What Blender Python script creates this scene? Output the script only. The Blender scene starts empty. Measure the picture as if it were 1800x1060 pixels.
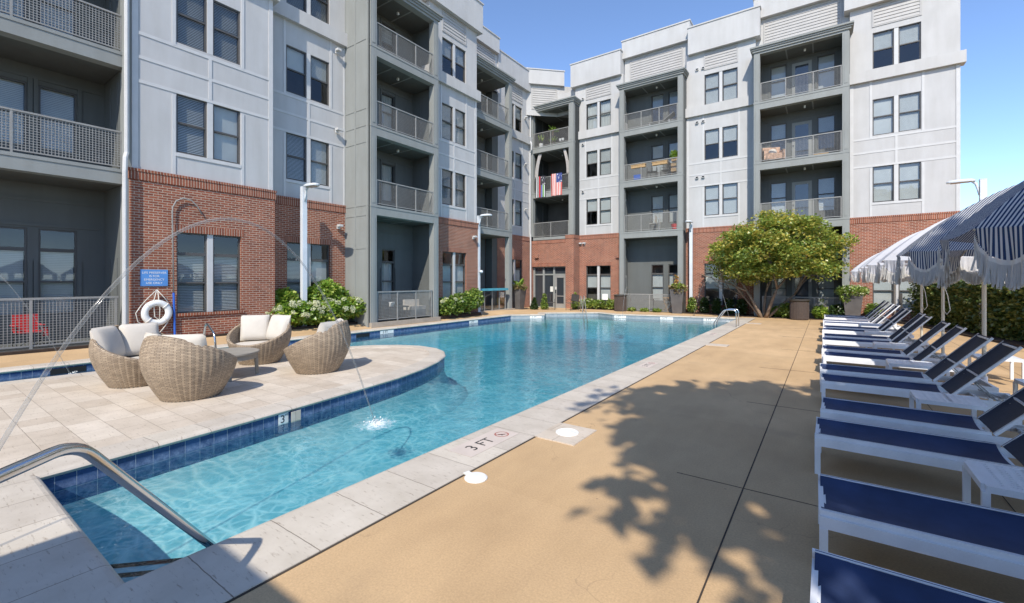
import bpy, bmesh, math, random
from math import sin, cos, pi, radians, sqrt
from mathutils import Vector, Matrix, noise
from mathutils.geometry import tessellate_polygon
S = bpy.context.scene
COL = S.collection

# ------------------------------------------------------------------ camera, sky, sun, exposure
cam = bpy.data.cameras.new("camera"); co = bpy.data.objects.new("camera", cam); COL.objects.link(co)
cam.sensor_width = 36; cam.lens = 36 * 783 / 1800; cam.shift_y = -37 / 1800
cam.clip_start = .05; cam.clip_end = 2000
co.location = (0, 0, 1.8); co.rotation_euler = (pi / 2, 0, radians(35.18))
S.camera = co
SUN_EL = 44.0; SUN_AZ = (0.414, -0.910)          # direction towards the sun, on the ground plane
W = bpy.data.worlds.new("World"); S.world = W; W.use_nodes = True
wn = W.node_tree.nodes; bg = wn["Background"]
sky = wn.new("ShaderNodeTexSky"); sky.sky_type = 'NISHITA'; sky.sun_disc = False
sky.sun_elevation = radians(SUN_EL); sky.sun_rotation = math.atan2(SUN_AZ[0], SUN_AZ[1])
sky.air_density = .65; sky.dust_density = .15; sky.ozone_density = 3.2
W.node_tree.links.new(sky.outputs[0], bg.inputs[0]); bg.inputs[1].default_value = .15
sl = bpy.data.lights.new("sun", 'SUN'); sl.energy = 2.5; sl.angle = radians(.5); sl.color = (1, .93, .82)
so = bpy.data.objects.new("sun", sl); COL.objects.link(so); so.location = (20, -40, 40)
ce = cos(radians(SUN_EL))
so.rotation_euler = Vector((-SUN_AZ[0] * ce, -SUN_AZ[1] * ce, -sin(radians(SUN_EL)))).to_track_quat('-Z', 'Y').to_euler()
S.view_settings.view_transform = 'Standard'; S.view_settings.look = 'None'
S.view_settings.gamma = 1; S.view_settings.exposure = 1.08
S.cycles.max_bounces = 8; S.cycles.transparent_max_bounces = 16
S.cycles.caustics_reflective = False; S.cycles.caustics_refractive = False

# ------------------------------------------------------------------ materials
class N:
    def __init__(s, name):
        s.m = bpy.data.materials.new(name); s.m.use_nodes = True
        s.t = s.m.node_tree; s.n = s.t.nodes; s.b = s.n["Principled BSDF"]; s.out = s.n["Material Output"]
    def new(s, ty, **k):
        n = s.n.new("ShaderNode" + ty)
        for a, v in k.items(): setattr(n, a, v)
        return n
    def put(s, sock, v):
        if v is None: return
        if hasattr(v, 'is_linked') or isinstance(v, bpy.types.NodeSocket): s.t.links.new(v, sock)
        else:
            if isinstance(v, tuple) and len(v) == 3 and sock.type == 'RGBA': v = v + (1,)
            sock.default_value = v
    def co(s, scale=(1, 1, 1), kind='Object'):
        tc = s.new("TexCoord"); mp = s.new("Mapping"); mp.inputs['Scale'].default_value = scale
        s.t.links.new(tc.outputs[kind], mp.inputs[0]); return mp.outputs[0]
    def noise(s, v, sc, det=4, ro=.55, out=0):
        n = s.new("TexNoise"); s.put(n.inputs['Vector'], v); n.inputs['Scale'].default_value = sc
        n.inputs['Detail'].default_value = det; n.inputs['Roughness'].default_value = ro
        return n.outputs[out]
    def mix(s, f, a, b, mode='MIX'):
        n = s.new("Mix", data_type='RGBA', blend_type=mode)
        s.put(n.inputs[0], f); s.put(n.inputs[6], a); s.put(n.inputs[7], b); return n.outputs[2]
    def ramp(s, f, p0, p1, c0=(0, 0, 0), c1=(1, 1, 1)):
        n = s.new("ValToRGB"); e = n.color_ramp.elements
        e[0].position = p0; e[1].position = p1; e[0].color = c0 + (1,); e[1].color = c1 + (1,)
        s.put(n.inputs[0], f); return n.outputs[0]
    def math(s, op, a, b=None):
        n = s.new("Math", operation=op); s.put(n.inputs[0], a)
        if b is not None: s.put(n.inputs[1], b)
        return n.outputs[0]
    def bump(s, h, st=.3, dist=.01, nrm=None):
        n = s.new("Bump"); n.inputs['Strength'].default_value = st; n.inputs['Distance'].default_value = dist
        s.put(n.inputs['Height'], h)
        if nrm is not None: s.put(n.inputs['Normal'], nrm)
        s.t.links.new(n.outputs[0], s.b.inputs['Normal']); return n.outputs[0]
    def fin(s, col=None, rough=.6, metal=0, spec=.4):
        if col is not None: s.put(s.b.inputs['Base Color'], col)
        s.put(s.b.inputs['Roughness'], rough); s.b.inputs['Metallic'].default_value = metal
        s.b.inputs['Specular IOR Level'].default_value = spec; return s.m

def mat_plain(name, c, rough=.6, var=.12, sc=3, metal=0, bump=0, spec=.4, fine=0):
    g = N(name); v = g.co(); n = g.noise(v, sc)
    d = tuple(max(0, x * (1 - var)) for x in c); e = tuple(min(1, x * (1 + var)) for x in c)
    col = g.mix(g.ramp(n, .3, .7), d, e)
    if fine:
        col = g.mix(fine, col, g.ramp(g.noise(v, sc * 40, 2), .3, .7, tuple(x * .6 for x in c), tuple(min(1, x * 1.25) for x in c)))
    if bump: g.bump(g.noise(v, sc * 25, 3), bump, .004)
    return g.fin(col, rough, metal, spec)

def mat_brick(name, soldier=False):
    g = N(name); tc = g.new("TexCoord"); sx = g.new("SeparateXYZ"); g.t.links.new(tc.outputs['Object'], sx.inputs[0])
    h = g.math('ADD', sx.outputs[0], sx.outputs[1]); cx = g.new("CombineXYZ")
    if soldier: g.put(cx.inputs[0], sx.outputs[2]); g.put(cx.inputs[1], h)
    else: g.put(cx.inputs[0], h); g.put(cx.inputs[1], sx.outputs[2])
    br = g.new("TexBrick"); g.put(br.inputs['Vector'], cx.outputs[0]); br.inputs['Scale'].default_value = 1
    br.inputs['Brick Width'].default_value = 2 if soldier else .203; br.inputs['Row Height'].default_value = .0677 if not soldier else .07
    br.inputs['Mortar Size'].default_value = .0085; br.inputs['Mortar Smooth'].default_value = .25; br.inputs['Bias'].default_value = -.1
    br.inputs['Color1'].default_value = (.32, .108, .062, 1); br.inputs['Color2'].default_value = (.205, .067, .042, 1)
    br.inputs['Mortar'].default_value = (.47, .375, .295, 1)
    n = g.noise(g.co(), 1.2); n2 = g.noise(g.co(), 45, 3)
    c = g.mix(.35, br.outputs[0], g.ramp(n, .3, .7, (.55, .5, .5), (1.25, 1.2, 1.15)), 'MULTIPLY')
    c = g.mix(.35, c, g.ramp(n2, .3, .7, (.5, .5, .5), (1.3, 1.3, 1.3)), 'MULTIPLY')
    hh = g.math('SUBTRACT', g.math('MULTIPLY', n2, .25), br.outputs[1])
    g.bump(hh, .6, .006); return g.fin(c, .85, 0, .2)

def mat_glass(name, tint=(.9, .94, .95), base=.06):
    g = N(name); tr = g.new("BsdfTransparent"); tr.inputs[0].default_value = tint + (1,)
    gl = g.new("BsdfGlossy"); gl.inputs['Roughness'].default_value = .02; gl.inputs[0].default_value = (.95, .97, 1, 1)
    v = g.co(); bp = g.new("Bump"); bp.inputs['Strength'].default_value = .12; bp.inputs['Distance'].default_value = .02
    g.put(bp.inputs['Height'], g.noise(v, 1.3, 1)); g.t.links.new(bp.outputs[0], gl.inputs['Normal'])
    lw = g.new("LayerWeight"); lw.inputs[0].default_value = .5; g.t.links.new(bp.outputs[0], lw.inputs['Normal'])
    f = g.math('ADD', g.math('MULTIPLY', g.math('POWER', lw.outputs['Facing'], 3.2), .9), base)
    mx = g.new("MixShader"); g.put(mx.inputs[0], f); g.t.links.new(tr.outputs[0], mx.inputs[1]); g.t.links.new(gl.outputs[0], mx.inputs[2])
    g.t.links.new(mx.outputs[0], g.out.inputs[0]); return g.m

def mat_leaf(name, c1, c2, c3, trans=.35, clump=1.6, p=.5):
    g = N(name); ge = g.new("NewGeometry"); r = ge.outputs['Random Per Island']
    n = g.ramp(g.noise(g.co(), clump, 2), .35, .65)
    c = g.mix(g.ramp(r, 0, 1), c1, c2); c = g.mix(g.math('MULTIPLY', g.math('GREATER_THAN', r, p), n), c, c3)
    c = g.mix(.5, c, g.ramp(g.noise(g.co(), clump * .7, 2), .3, .7, (.6, .65, .6), (1.3, 1.25, 1.1)), 'MULTIPLY')
    df = g.new("BsdfDiffuse"); tl = g.new("BsdfTranslucent"); gs = g.new("BsdfGlossy"); gs.inputs['Roughness'].default_value = .4
    g.put(df.inputs[0], c); g.put(tl.inputs[0], c)
    a = g.new("MixShader"); a.inputs[0].default_value = trans; g.t.links.new(df.outputs[0], a.inputs[1]); g.t.links.new(tl.outputs[0], a.inputs[2])
    b = g.new("MixShader"); b.inputs[0].default_value = .05; g.t.links.new(a.outputs[0], b.inputs[1]); g.t.links.new(gs.outputs[0], b.inputs[2])
    g.t.links.new(b.outputs[0], g.out.inputs[0]); return g.m

M = {}
M['brick'] = mat_brick('brick'); M['soldier'] = mat_brick('brick_soldier', True)
def mat_wall(name, c, st):
    g = N(name); v = g.co(); n = g.noise(v, .9, 5); n2 = g.noise(g.co((1.5, 1.5, .25)), 2.2, 4); n3 = g.noise(v, 120, 3)
    col = g.mix(g.ramp(n, .3, .75), tuple(x * .93 for x in c), tuple(min(1, x * 1.04) for x in c))
    col = g.mix(.5, col, g.ramp(n2, .28, .62, (.84, .825, .80), (1, 1, 1)), 'MULTIPLY')
    g.bump(n3, st, .003); return g.fin(col, .75, 0, .25)
M['siding'] = mat_wall('siding', (.49, .485, .478), .15)
M['stucco'] = mat_wall('stucco', (.50, .49, .475), .5)
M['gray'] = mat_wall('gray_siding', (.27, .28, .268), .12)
M['gray_shade'] = mat_wall('gray_siding_shade', (.13, .138, .134), .12)  # the balcony gray again, darkened to put recess shade into the colour
M['gray_deep_shade'] = mat_wall('gray_siding_deep_shade', (.055, .06, .06), .12)  # near-black gray, deep shade of the corner balcony put into the colour
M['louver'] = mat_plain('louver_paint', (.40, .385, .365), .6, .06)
M['ceiling'] = mat_wall('shaded_ceiling', (.125, .128, .118), .1)  # balcony gray darkened, soffit shade put into the colour
M['trim_white'] = mat_plain('trim_white', (.53, .525, .515), .55, .05)
M['frame'] = mat_plain('window_frame', (.085, .08, .075), .45, .1)
M['glass'] = mat_glass('window_glass')
M['blind'] = mat_plain('blind', (.43, .43, .41), .6, .08, 2)
M['shade'] = mat_plain('shade', (.66, .66, .62), .8, .06, 2)
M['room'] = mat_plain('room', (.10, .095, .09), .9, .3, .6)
M['rail'] = mat_plain('railing_paint', (.27, .265, .25), .5, .1, 4)
M['white_metal'] = mat_plain('white_metal', (.74, .75, .77), .38, .06, 5, fine=.08)
M['lamp'] = mat_plain('lamp_paint', (.62, .65, .68), .4, .05)
M['lens'] = mat_plain('lamp_lens', (.3, .25, .18), .2)
M['soil'] = mat_plain('soil', (.045, .03, .022), .95, .5, 6, bump=.8, fine=.5)
M['concrete'] = mat_plain('concrete', (.36, .31, .25), .85, .15, 2, bump=.3)
M['roof'] = mat_plain('roof', (.3, .3, .3), .9)
M['black'] = mat_plain('black', (.012, .012, .013), .6)
M['dark_metal'] = mat_plain('dark_metal', (.06, .055, .05), .5)
M['bark'] = mat_plain('bark', (.23, .165, .115), .9, .35, 5, bump=.8, fine=.3)
M['planter'] = mat_plain('planter', (.105, .098, .095), .6, .2, 3, bump=.15)
M['bin'] = mat_plain('bin', (.075, .055, .045), .7, .25, 20, bump=.3)
M['cushion'] = mat_plain('cushion', (.56, .515, .45), .9, .06, 4, bump=.25, fine=.12)
M['tabletop'] = mat_plain('table_resin', (.29, .265, .225), .6, .1, 5, bump=.15)
M['white_plastic'] = mat_plain('white_plastic', (.78, .78, .75), .45, .05)
M['rope'] = mat_plain('rope', (.66, .63, .56), .9, .1)
M['red'] = mat_plain('red_fabric', (.55, .02, .025), .8, .2)
M['blue'] = mat_plain('blue_paint', (.03, .12, .5), .4, .1)
M['turq'] = mat_plain('turquoise', (.08, .33, .42), .5, .15)
M['sign_blue'] = mat_plain('sign_blue', (.10, .27, .60), .45, .08)
M['ink'] = mat_plain('ink', (.03, .03, .03), .7)
M['ink_red'] = mat_plain('ink_red', (.35, .08, .06), .7)
M['wood'] = mat_plain('wood', (.42, .27, .13), .7, .2, 8)
M['terracotta'] = mat_plain('terracotta', (.42, .2, .09), .8, .2)
M['pole'] = mat_plain('umbrella_pole', (.60, .54, .43), .5, .05)
M['curtain'] = mat_plain('curtain_fabric', (.45, .42, .4), .9, .1)
def chrome():
    g = N('chrome'); return g.fin((.62, .63, .64), g.ramp(g.noise(g.co(), 30, 2), .3, .7, (.12,) * 3, (.22,) * 3), 1)
M['chrome'] = chrome()
def sling(name, c):
    g = N(name); v = g.co(); ch = g.new("TexChecker"); g.put(ch.inputs[0], v); ch.inputs['Scale'].default_value = 220
    n = g.noise(v, 5, 4)
    col = g.mix(g.ramp(n, .3, .7), tuple(x * .8 for x in c), tuple(x * 1.25 for x in c))
    col = g.mix(.3, col, g.mix(ch.outputs[1], (.6, .6, .6), (1.25, 1.25, 1.25)), 'MULTIPLY')
    g.bump(ch.outputs[1], .2, .002); return g.fin(col, .65, 0, .3)
M['sling'] = sling('blue_sling', (.027, .044, .105))
M['sling_back'] = sling('slate_sling', (.028, .036, .06))

def deck():
    g = N('deck_concrete'); v = g.co(); n = g.noise(v, .55, 6, .6); n2 = g.noise(v, 70, 4, .7); n3 = g.noise(g.co((1, .35, 1)), 2.5, 5)
    c = g.mix(g.ramp(n, .3, .72), (.53, .365, .205), (.64, .455, .265))
    c = g.mix(.55, c, g.ramp(n3, .3, .68, (.78, .77, .76), (1.06, 1.05, 1.03)), 'MULTIPLY')
    c = g.mix(.45, c, g.ramp(n2, .3, .72, (.62, .6, .58), (1.25, 1.22, 1.2)), 'MULTIPLY')
    st = g.ramp(g.noise(v, 1.1, 3), .62, .74); c = g.mix(g.math('MULTIPLY', st, .3), c, (.26, .185, .12))
    br = g.new("TexBrick", offset=0); g.put(br.inputs[0], g.co()); br.inputs['Scale'].default_value = 1; br.inputs['Brick Width'].default_value = 2.9; br.inputs['Row Height'].default_value = 3.1; br.inputs['Mortar Size'].default_value = 0
    br.inputs['Color1'].default_value = (.9, .89, .87, 1); br.inputs['Color2'].default_value = (1.04, 1.04, 1.04, 1); c = g.mix(.8, c, br.outputs[0], 'MULTIPLY')
    wv = g.new("VectorMath", operation='ADD'); g.put(wv.inputs[0], v); sc = g.new("VectorMath", operation='SCALE'); g.put(sc.inputs[0], g.noise(v, 1.5, 4, .6, 1)); sc.inputs[3].default_value = .9; g.put(wv.inputs[1], sc.outputs[0])
    vo = g.new("TexVoronoi", feature='DISTANCE_TO_EDGE'); g.put(vo.inputs['Vector'], wv.outputs[0]); vo.inputs['Scale'].default_value = .42
    ck = g.math('MULTIPLY', g.ramp(vo.outputs[0], 0, .0035, (1, 1, 1), (0, 0, 0)), g.ramp(g.noise(v, .5, 2), .5, .6)); c = g.mix(g.math('MULTIPLY', ck, .45), c, (.16, .11, .07))
    sp = g.new("TexVoronoi"); g.put(sp.inputs['Vector'], v); sp.inputs['Scale'].default_value = 2.2; spot = g.ramp(sp.outputs[0], .012, .03, (1, 1, 1), (0, 0, 0)); c = g.mix(g.math('MULTIPLY', spot, .5), c, (.12, .08, .05))
    g.bump(g.math('ADD', n2, g.math('MULTIPLY', g.noise(v, 30, 3), .5)), .35, .003); return g.fin(c, .8, 0, .25)
M['deck'] = deck(); M['joint'] = mat_plain('joint_filler', (.055, .042, .032), .9, .3)
def stone(name, bw, bh, uv, a, b, mort, ms=.004):
    g = N(name); v = g.co(kind='UV' if uv else 'Object'); o = g.co(); wob = g.noise(o, 9, 2, out=1)
    va = g.new("VectorMath", operation='SCALE'); g.put(va.inputs[0], wob); va.inputs[3].default_value = .012
    vb = g.new("VectorMath", operation='ADD'); g.put(vb.inputs[0], v); g.put(vb.inputs[1], va.outputs[0])
    def brick(w, h, off):
        br = g.new("TexBrick", offset=off, squash=.7, squash_frequency=3); g.put(br.inputs[0], vb.outputs[0]); br.inputs['Scale'].default_value = 1
        br.inputs['Brick Width'].default_value = w; br.inputs['Row Height'].default_value = h; br.inputs['Mortar Size'].default_value = ms
        br.inputs['Mortar Smooth'].default_value = .3; br.inputs['Color1'].default_value = a + (1,); br.inputs['Color2'].default_value = b + (1,)
        br.inputs['Mortar'].default_value = mort + (1,); return br
    br = brick(bw, bh, .37)
    n = g.noise(o, 2.2, 6, .65); n2 = g.noise(g.co((1, 5, 1)), 9, 5, .7)
    c = g.mix(.55, br.outputs[0], g.ramp(n, .28, .7, (.72, .68, .62), (1.12, 1.1, 1.08)), 'MULTIPLY')
    pit = g.ramp(n2, .3, .42, (.42, .36, .31), (1, 1, 1)); c = g.mix(.75, c, pit, 'MULTIPLY')
    g.bump(g.math('SUBTRACT', g.math('MULTIPLY', pit, .4), br.outputs[1]), .5, .006); return g.fin(c, .6, 0, .35)
M['travertine'] = stone('travertine', .5, .33, False, (.66, .59, .50), (.54, .465, .38), (.30, .245, .195), .003)
M['coping'] = stone('coping_stone', .76, 30, True, (.60, .55, .475), (.52, .47, .41), (.26, .22, .18))
def tile(nm, c1, c2, dep):
    g = N(nm); v = g.co(kind='UV'); br = g.new("TexBrick", offset=0); g.put(br.inputs[0], v); br.inputs['Scale'].default_value = 1
    br.inputs['Brick Width'].default_value = .155; br.inputs['Row Height'].default_value = .155; br.inputs['Mortar Size'].default_value = .003
    br.inputs['Color1'].default_value = c1 + (1,); br.inputs['Color2'].default_value = c2 + (1,); br.inputs['Mortar'].default_value = (.3, .33, .36, 1)
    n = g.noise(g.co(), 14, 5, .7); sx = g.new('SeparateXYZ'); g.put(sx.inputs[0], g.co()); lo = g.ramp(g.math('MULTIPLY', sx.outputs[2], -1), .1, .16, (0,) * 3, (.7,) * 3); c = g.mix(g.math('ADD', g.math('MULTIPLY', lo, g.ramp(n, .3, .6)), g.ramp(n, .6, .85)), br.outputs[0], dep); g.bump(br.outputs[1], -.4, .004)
    return g.fin(c, .25, 0, .5)
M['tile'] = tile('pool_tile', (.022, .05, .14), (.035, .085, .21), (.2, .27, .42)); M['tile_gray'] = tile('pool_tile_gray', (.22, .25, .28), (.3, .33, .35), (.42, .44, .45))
def plaster():
    g = N('pool_plaster'); n = g.noise(g.co(), 1.2, 5); return g.fin(g.mix(g.ramp(n, .3, .7), (.50, .68, .68), (.64, .79, .77)), .7)
M['plaster'] = plaster()
def water():
    g = N('pool_water'); o = g.co()
    wn1 = g.noise(o, 1.7, 2, out=1); sc = g.new("VectorMath", operation='SCALE'); g.put(sc.inputs[0], wn1); sc.inputs[3].default_value = .55
    ad = g.new("VectorMath", operation='ADD'); g.put(ad.inputs[0], o); g.put(ad.inputs[1], sc.outputs[0])
    vo = g.new("TexVoronoi", feature='DISTANCE_TO_EDGE'); g.put(vo.inputs['Vector'], ad.outputs[0]); vo.inputs['Scale'].default_value = 3.3
    vo2 = g.new("TexVoronoi", feature='DISTANCE_TO_EDGE'); g.put(vo2.inputs['Vector'], ad.outputs[0]); vo2.inputs['Scale'].default_value = 7
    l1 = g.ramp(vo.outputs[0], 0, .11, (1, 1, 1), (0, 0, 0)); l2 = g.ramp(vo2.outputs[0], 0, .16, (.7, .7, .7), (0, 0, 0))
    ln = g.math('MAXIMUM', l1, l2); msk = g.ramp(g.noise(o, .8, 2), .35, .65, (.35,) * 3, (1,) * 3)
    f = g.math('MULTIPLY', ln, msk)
    tr = g.new("BsdfTransparent"); g.put(tr.inputs[0], g.mix(f, (.45, .69, .745), (1, 1, 1)))  # caustic light net put into the surface tint, which also filters the sun
    gl = g.new("BsdfGlossy"); gl.inputs['Roughness'].default_value = .03
    bp = g.new("Bump"); bp.inputs['Strength'].default_value = .27; bp.inputs['Distance'].default_value = .05
    a = g.noise(g.co((1, 1, 1)), 3.2, 3, .5); b = g.noise(o, 11, 2); g.put(bp.inputs['Height'], g.math('ADD', a, g.math('MULTIPLY', b, .3)))
    g.t.links.new(bp.outputs[0], gl.inputs['Normal'])
    lw = g.new("LayerWeight"); lw.inputs[0].default_value = .5; g.t.links.new(bp.outputs[0], lw.inputs['Normal'])
    mx = g.new("MixShader"); g.put(mx.inputs[0], g.math('ADD', g.math('MULTIPLY', g.math('POWER', lw.outputs['Facing'], 4.6), .95), .02)); g.t.links.new(tr.outputs[0], mx.inputs[1]); g.t.links.new(gl.outputs[0], mx.inputs[2])
    g.t.links.new(mx.outputs[0], g.out.inputs[0])
    va = g.new('VolumeAbsorption'); va.inputs[0].default_value = (.24, .80, .92, 1); va.inputs[1].default_value = .27; g.t.links.new(va.outputs[0], g.out.inputs[1]); return g.m
M['water'] = water()
def jetmat():
    g = N('water_jet'); tr = g.new("BsdfTransparent"); tr.inputs[0].default_value = (.95, .96, .97, 1)
    p = g.b; p.inputs['Base Color'].default_value = (.42, .41, .39, 1); p.inputs['Roughness'].default_value = .06
    lw = g.new("LayerWeight"); lw.inputs[0].default_value = .45
    f = g.math('ADD', g.math('MULTIPLY', lw.outputs['Facing'], .46), .13)
    mx = g.new("MixShader"); g.put(mx.inputs[0], f); g.t.links.new(tr.outputs[0], mx.inputs[1]); g.t.links.new(p.outputs[0], mx.inputs[2])
    g.t.links.new(mx.outputs[0], g.out.inputs[0]); return g.m
M['jet'] = jetmat()
def foam():
    g = N('foam'); tr = g.new("BsdfTransparent"); p = g.b; p.inputs['Base Color'].default_value = (.85, .9, .92, 1); p.inputs['Roughness'].default_value = .4
    tc = g.new("TexCoord"); ln = g.new("VectorMath", operation='LENGTH'); g.t.links.new(tc.outputs['Object'], ln.inputs[0])
    n = g.noise(g.co((1, 1, 1)), 14, 5, .7); f = g.math('SUBTRACT', g.math('MULTIPLY', n, 1.5), g.math('MULTIPLY', ln.outputs[1], 1.9))
    f = g.ramp(f, .25, .7, (0, 0, 0), (.8, .8, .8)); mx = g.new("MixShader"); g.put(mx.inputs[0], f)
    g.t.links.new(tr.outputs[0], mx.inputs[1]); g.t.links.new(p.outputs[0], mx.inputs[2]); g.t.links.new(mx.outputs[0], g.out.inputs[0]); return g.m
M['foam'] = foam()
def wicker():
    g = N('wicker'); v = g.co(kind='UV'); br = g.new("TexBrick", offset=.5); g.put(br.inputs[0], v); br.inputs['Scale'].default_value = 1
    br.inputs['Brick Width'].default_value = .0845; br.inputs['Row Height'].default_value = .0205; br.inputs['Mortar Size'].default_value = .0045; br.inputs['Mortar Smooth'].default_value = .8
    br.inputs['Color1'].default_value = (.45, .36, .265, 1); br.inputs['Color2'].default_value = (.31, .245, .18, 1); br.inputs['Mortar'].default_value = (.085, .058, .038, 1)
    n = g.noise(g.co(), 5, 4); c = g.mix(.5, br.outputs[0], g.ramp(n, .3, .7, (.75, .73, .7), (1.2, 1.18, 1.12)), 'MULTIPLY')
    g.bump(br.outputs[1], -.9, .012); return g.fin(c, .65, 0, .3)
M['wicker'] = wicker()
def stripes(name, period, c1, c2, duty=.5):
    g = N(name); tc = g.new("TexCoord"); sx = g.new("SeparateXYZ"); g.t.links.new(tc.outputs['UV'], sx.inputs[0])
    f = g.math('GREATER_THAN', g.math('FRACT', g.math('DIVIDE', sx.outputs[0], period)), duty)
    c = g.mix(f, c1, c2); n = g.noise(g.co(), 6, 3); c = g.mix(.3, c, g.ramp(n, .3, .7, (.8,) * 3, (1.1,) * 3), 'MULTIPLY')
    df = g.new("BsdfDiffuse"); tl = g.new("BsdfTranslucent"); g.put(df.inputs[0], c); g.put(tl.inputs[0], c)
    mx = g.new("MixShader"); mx.inputs[0].default_value = .25; g.t.links.new(df.outputs[0], mx.inputs[1]); g.t.links.new(tl.outputs[0], mx.inputs[2])
    g.t.links.new(mx.outputs[0], g.out.inputs[0]); return g.m
M['stripe'] = stripes('striped_canvas', .023, (.66, .66, .65), (.04, .07, .155))
M['canvas'] = stripes('white_canvas', .05, (.74, .74, .76), (.73, .73, .755))
M['fringe'] = stripes('fringe_cotton', .02, (.72, .70, .66), (.6, .58, .54))
def flagmat(thin):
    g = N('thin_line_flag_cloth' if thin else 'flag_cloth'); tc = g.new("TexCoord"); sx = g.new("SeparateXYZ"); g.t.links.new(tc.outputs['UV'], sx.inputs[0])
    k = g.math('FRACT', g.math('MULTIPLY', sx.outputs[0], 6.5)); st = g.math('GREATER_THAN', k, .5)
    if thin:
        c = g.mix(st, (.03, .03, .03), (.6, .6, .6))
        for p, w, col in ((.42, .075, (.5, .03, .04)), (.62, .075, (.04, .06, .4)), (.8, .075, (.12, .3, .08))):
            c = g.mix(g.math('LESS_THAN', g.math('ABSOLUTE', g.math('SUBTRACT', sx.outputs[0], p)), w * .8), c, col)
        cn = (.05, .05, .06)
    else: c = g.mix(st, (.6, .06, .04), (.72, .68, .66)); cn = (.05, .07, .22)
    can = g.math('MULTIPLY', g.math('GREATER_THAN', sx.outputs[0], .46), g.math('GREATER_THAN', sx.outputs[1], .58))
    vo = g.new("TexVoronoi"); vo.inputs['Scale'].default_value = 12; g.t.links.new(tc.outputs['UV'], vo.inputs['Vector'])
    star = g.math('LESS_THAN', vo.outputs[0], .28); return g.fin(g.mix(can, c, g.mix(star, cn, (.7, .7, .7))), .85)
M['flag'] = flagmat(False); M['thinflag'] = flagmat(True)
M['leaf_tree'] = mat_leaf('leaf_tree', (.18, .28, .05), (.42, .48, .10), (.62, .50, .10), .45, 1.1, .45)
M['leaf_shade'] = mat_leaf('leaf_shade', (.04, .085, .02), (.08, .13, .03), (.1, .15, .03), .3)
M['leaf_hedge'] = mat_leaf('leaf_hedge', (.06, .11, .025), (.19, .24, .06), (.34, .33, .10), .35, 1.3, .6)
M['leaf_shrub'] = mat_leaf('leaf_shrub', (.13, .23, .035), (.28, .38, .065), (.38, .44, .1), .35, 2.5, .5)
M['leaf_lime'] = mat_leaf('leaf_lime', (.20, .36, .045), (.34, .48, .075), (.46, .52, .1), .45, 2, .5)
M['leaf_dark'] = mat_leaf('leaf_dark', (.02, .05, .012), (.05, .09, .02), (.06, .1, .02), .25)
M['petal'] = mat_leaf('petal', (.70, .70, .48), (.80, .79, .64), (.6, .66, .35), .3, 3, .6)
M['leaf_brown'] = mat_leaf('leaf_brown', (.2, .13, .07), (.32, .22, .1), (.15, .2, .05), .3, 6)
M['leaf_orange'] = mat_leaf('leaf_orange', (.5, .2, .03), (.55, .3, .06), (.3, .3, .05), .3, 6)
def grass():
    g = N('grass'); n = g.noise(g.co(), .4, 5); return g.fin(g.mix(g.ramp(n, .3, .7), (.04, .07, .02), (.08, .11, .03)), .9)
M['grass'] = grass()

# ------------------------------------------------------------------ mesh helpers
def mk(name, V, F, mats, parent=None, uv=None, mi=None, smooth=False, fix=False, kind=None):
    me = bpy.data.meshes.new(name); me.from_pydata(V, [], F)
    for m in (mats if isinstance(mats, (list, tuple)) else [mats]): me.materials.append(M[m] if isinstance(m, str) else m)
    if uv:
        l = me.uv_layers.new(name="UVMap"); k = 0
        for fu in uv:
            for q in fu: l.data[k].uv = q; k += 1
    if mi: me.polygons.foreach_set('material_index', mi)
    if fix:
        bm = bmesh.new(); bm.from_mesh(me); bmesh.ops.recalc_face_normals(bm, faces=bm.faces[:]); bm.to_mesh(me); bm.free()
    if smooth: me.polygons.foreach_set('use_smooth', [True] * len(me.polygons))
    me.update(); o = bpy.data.objects.new(name, me); COL.objects.link(o)
    if parent: o.parent = parent
    if kind: o['kind'] = kind
    return o

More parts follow.
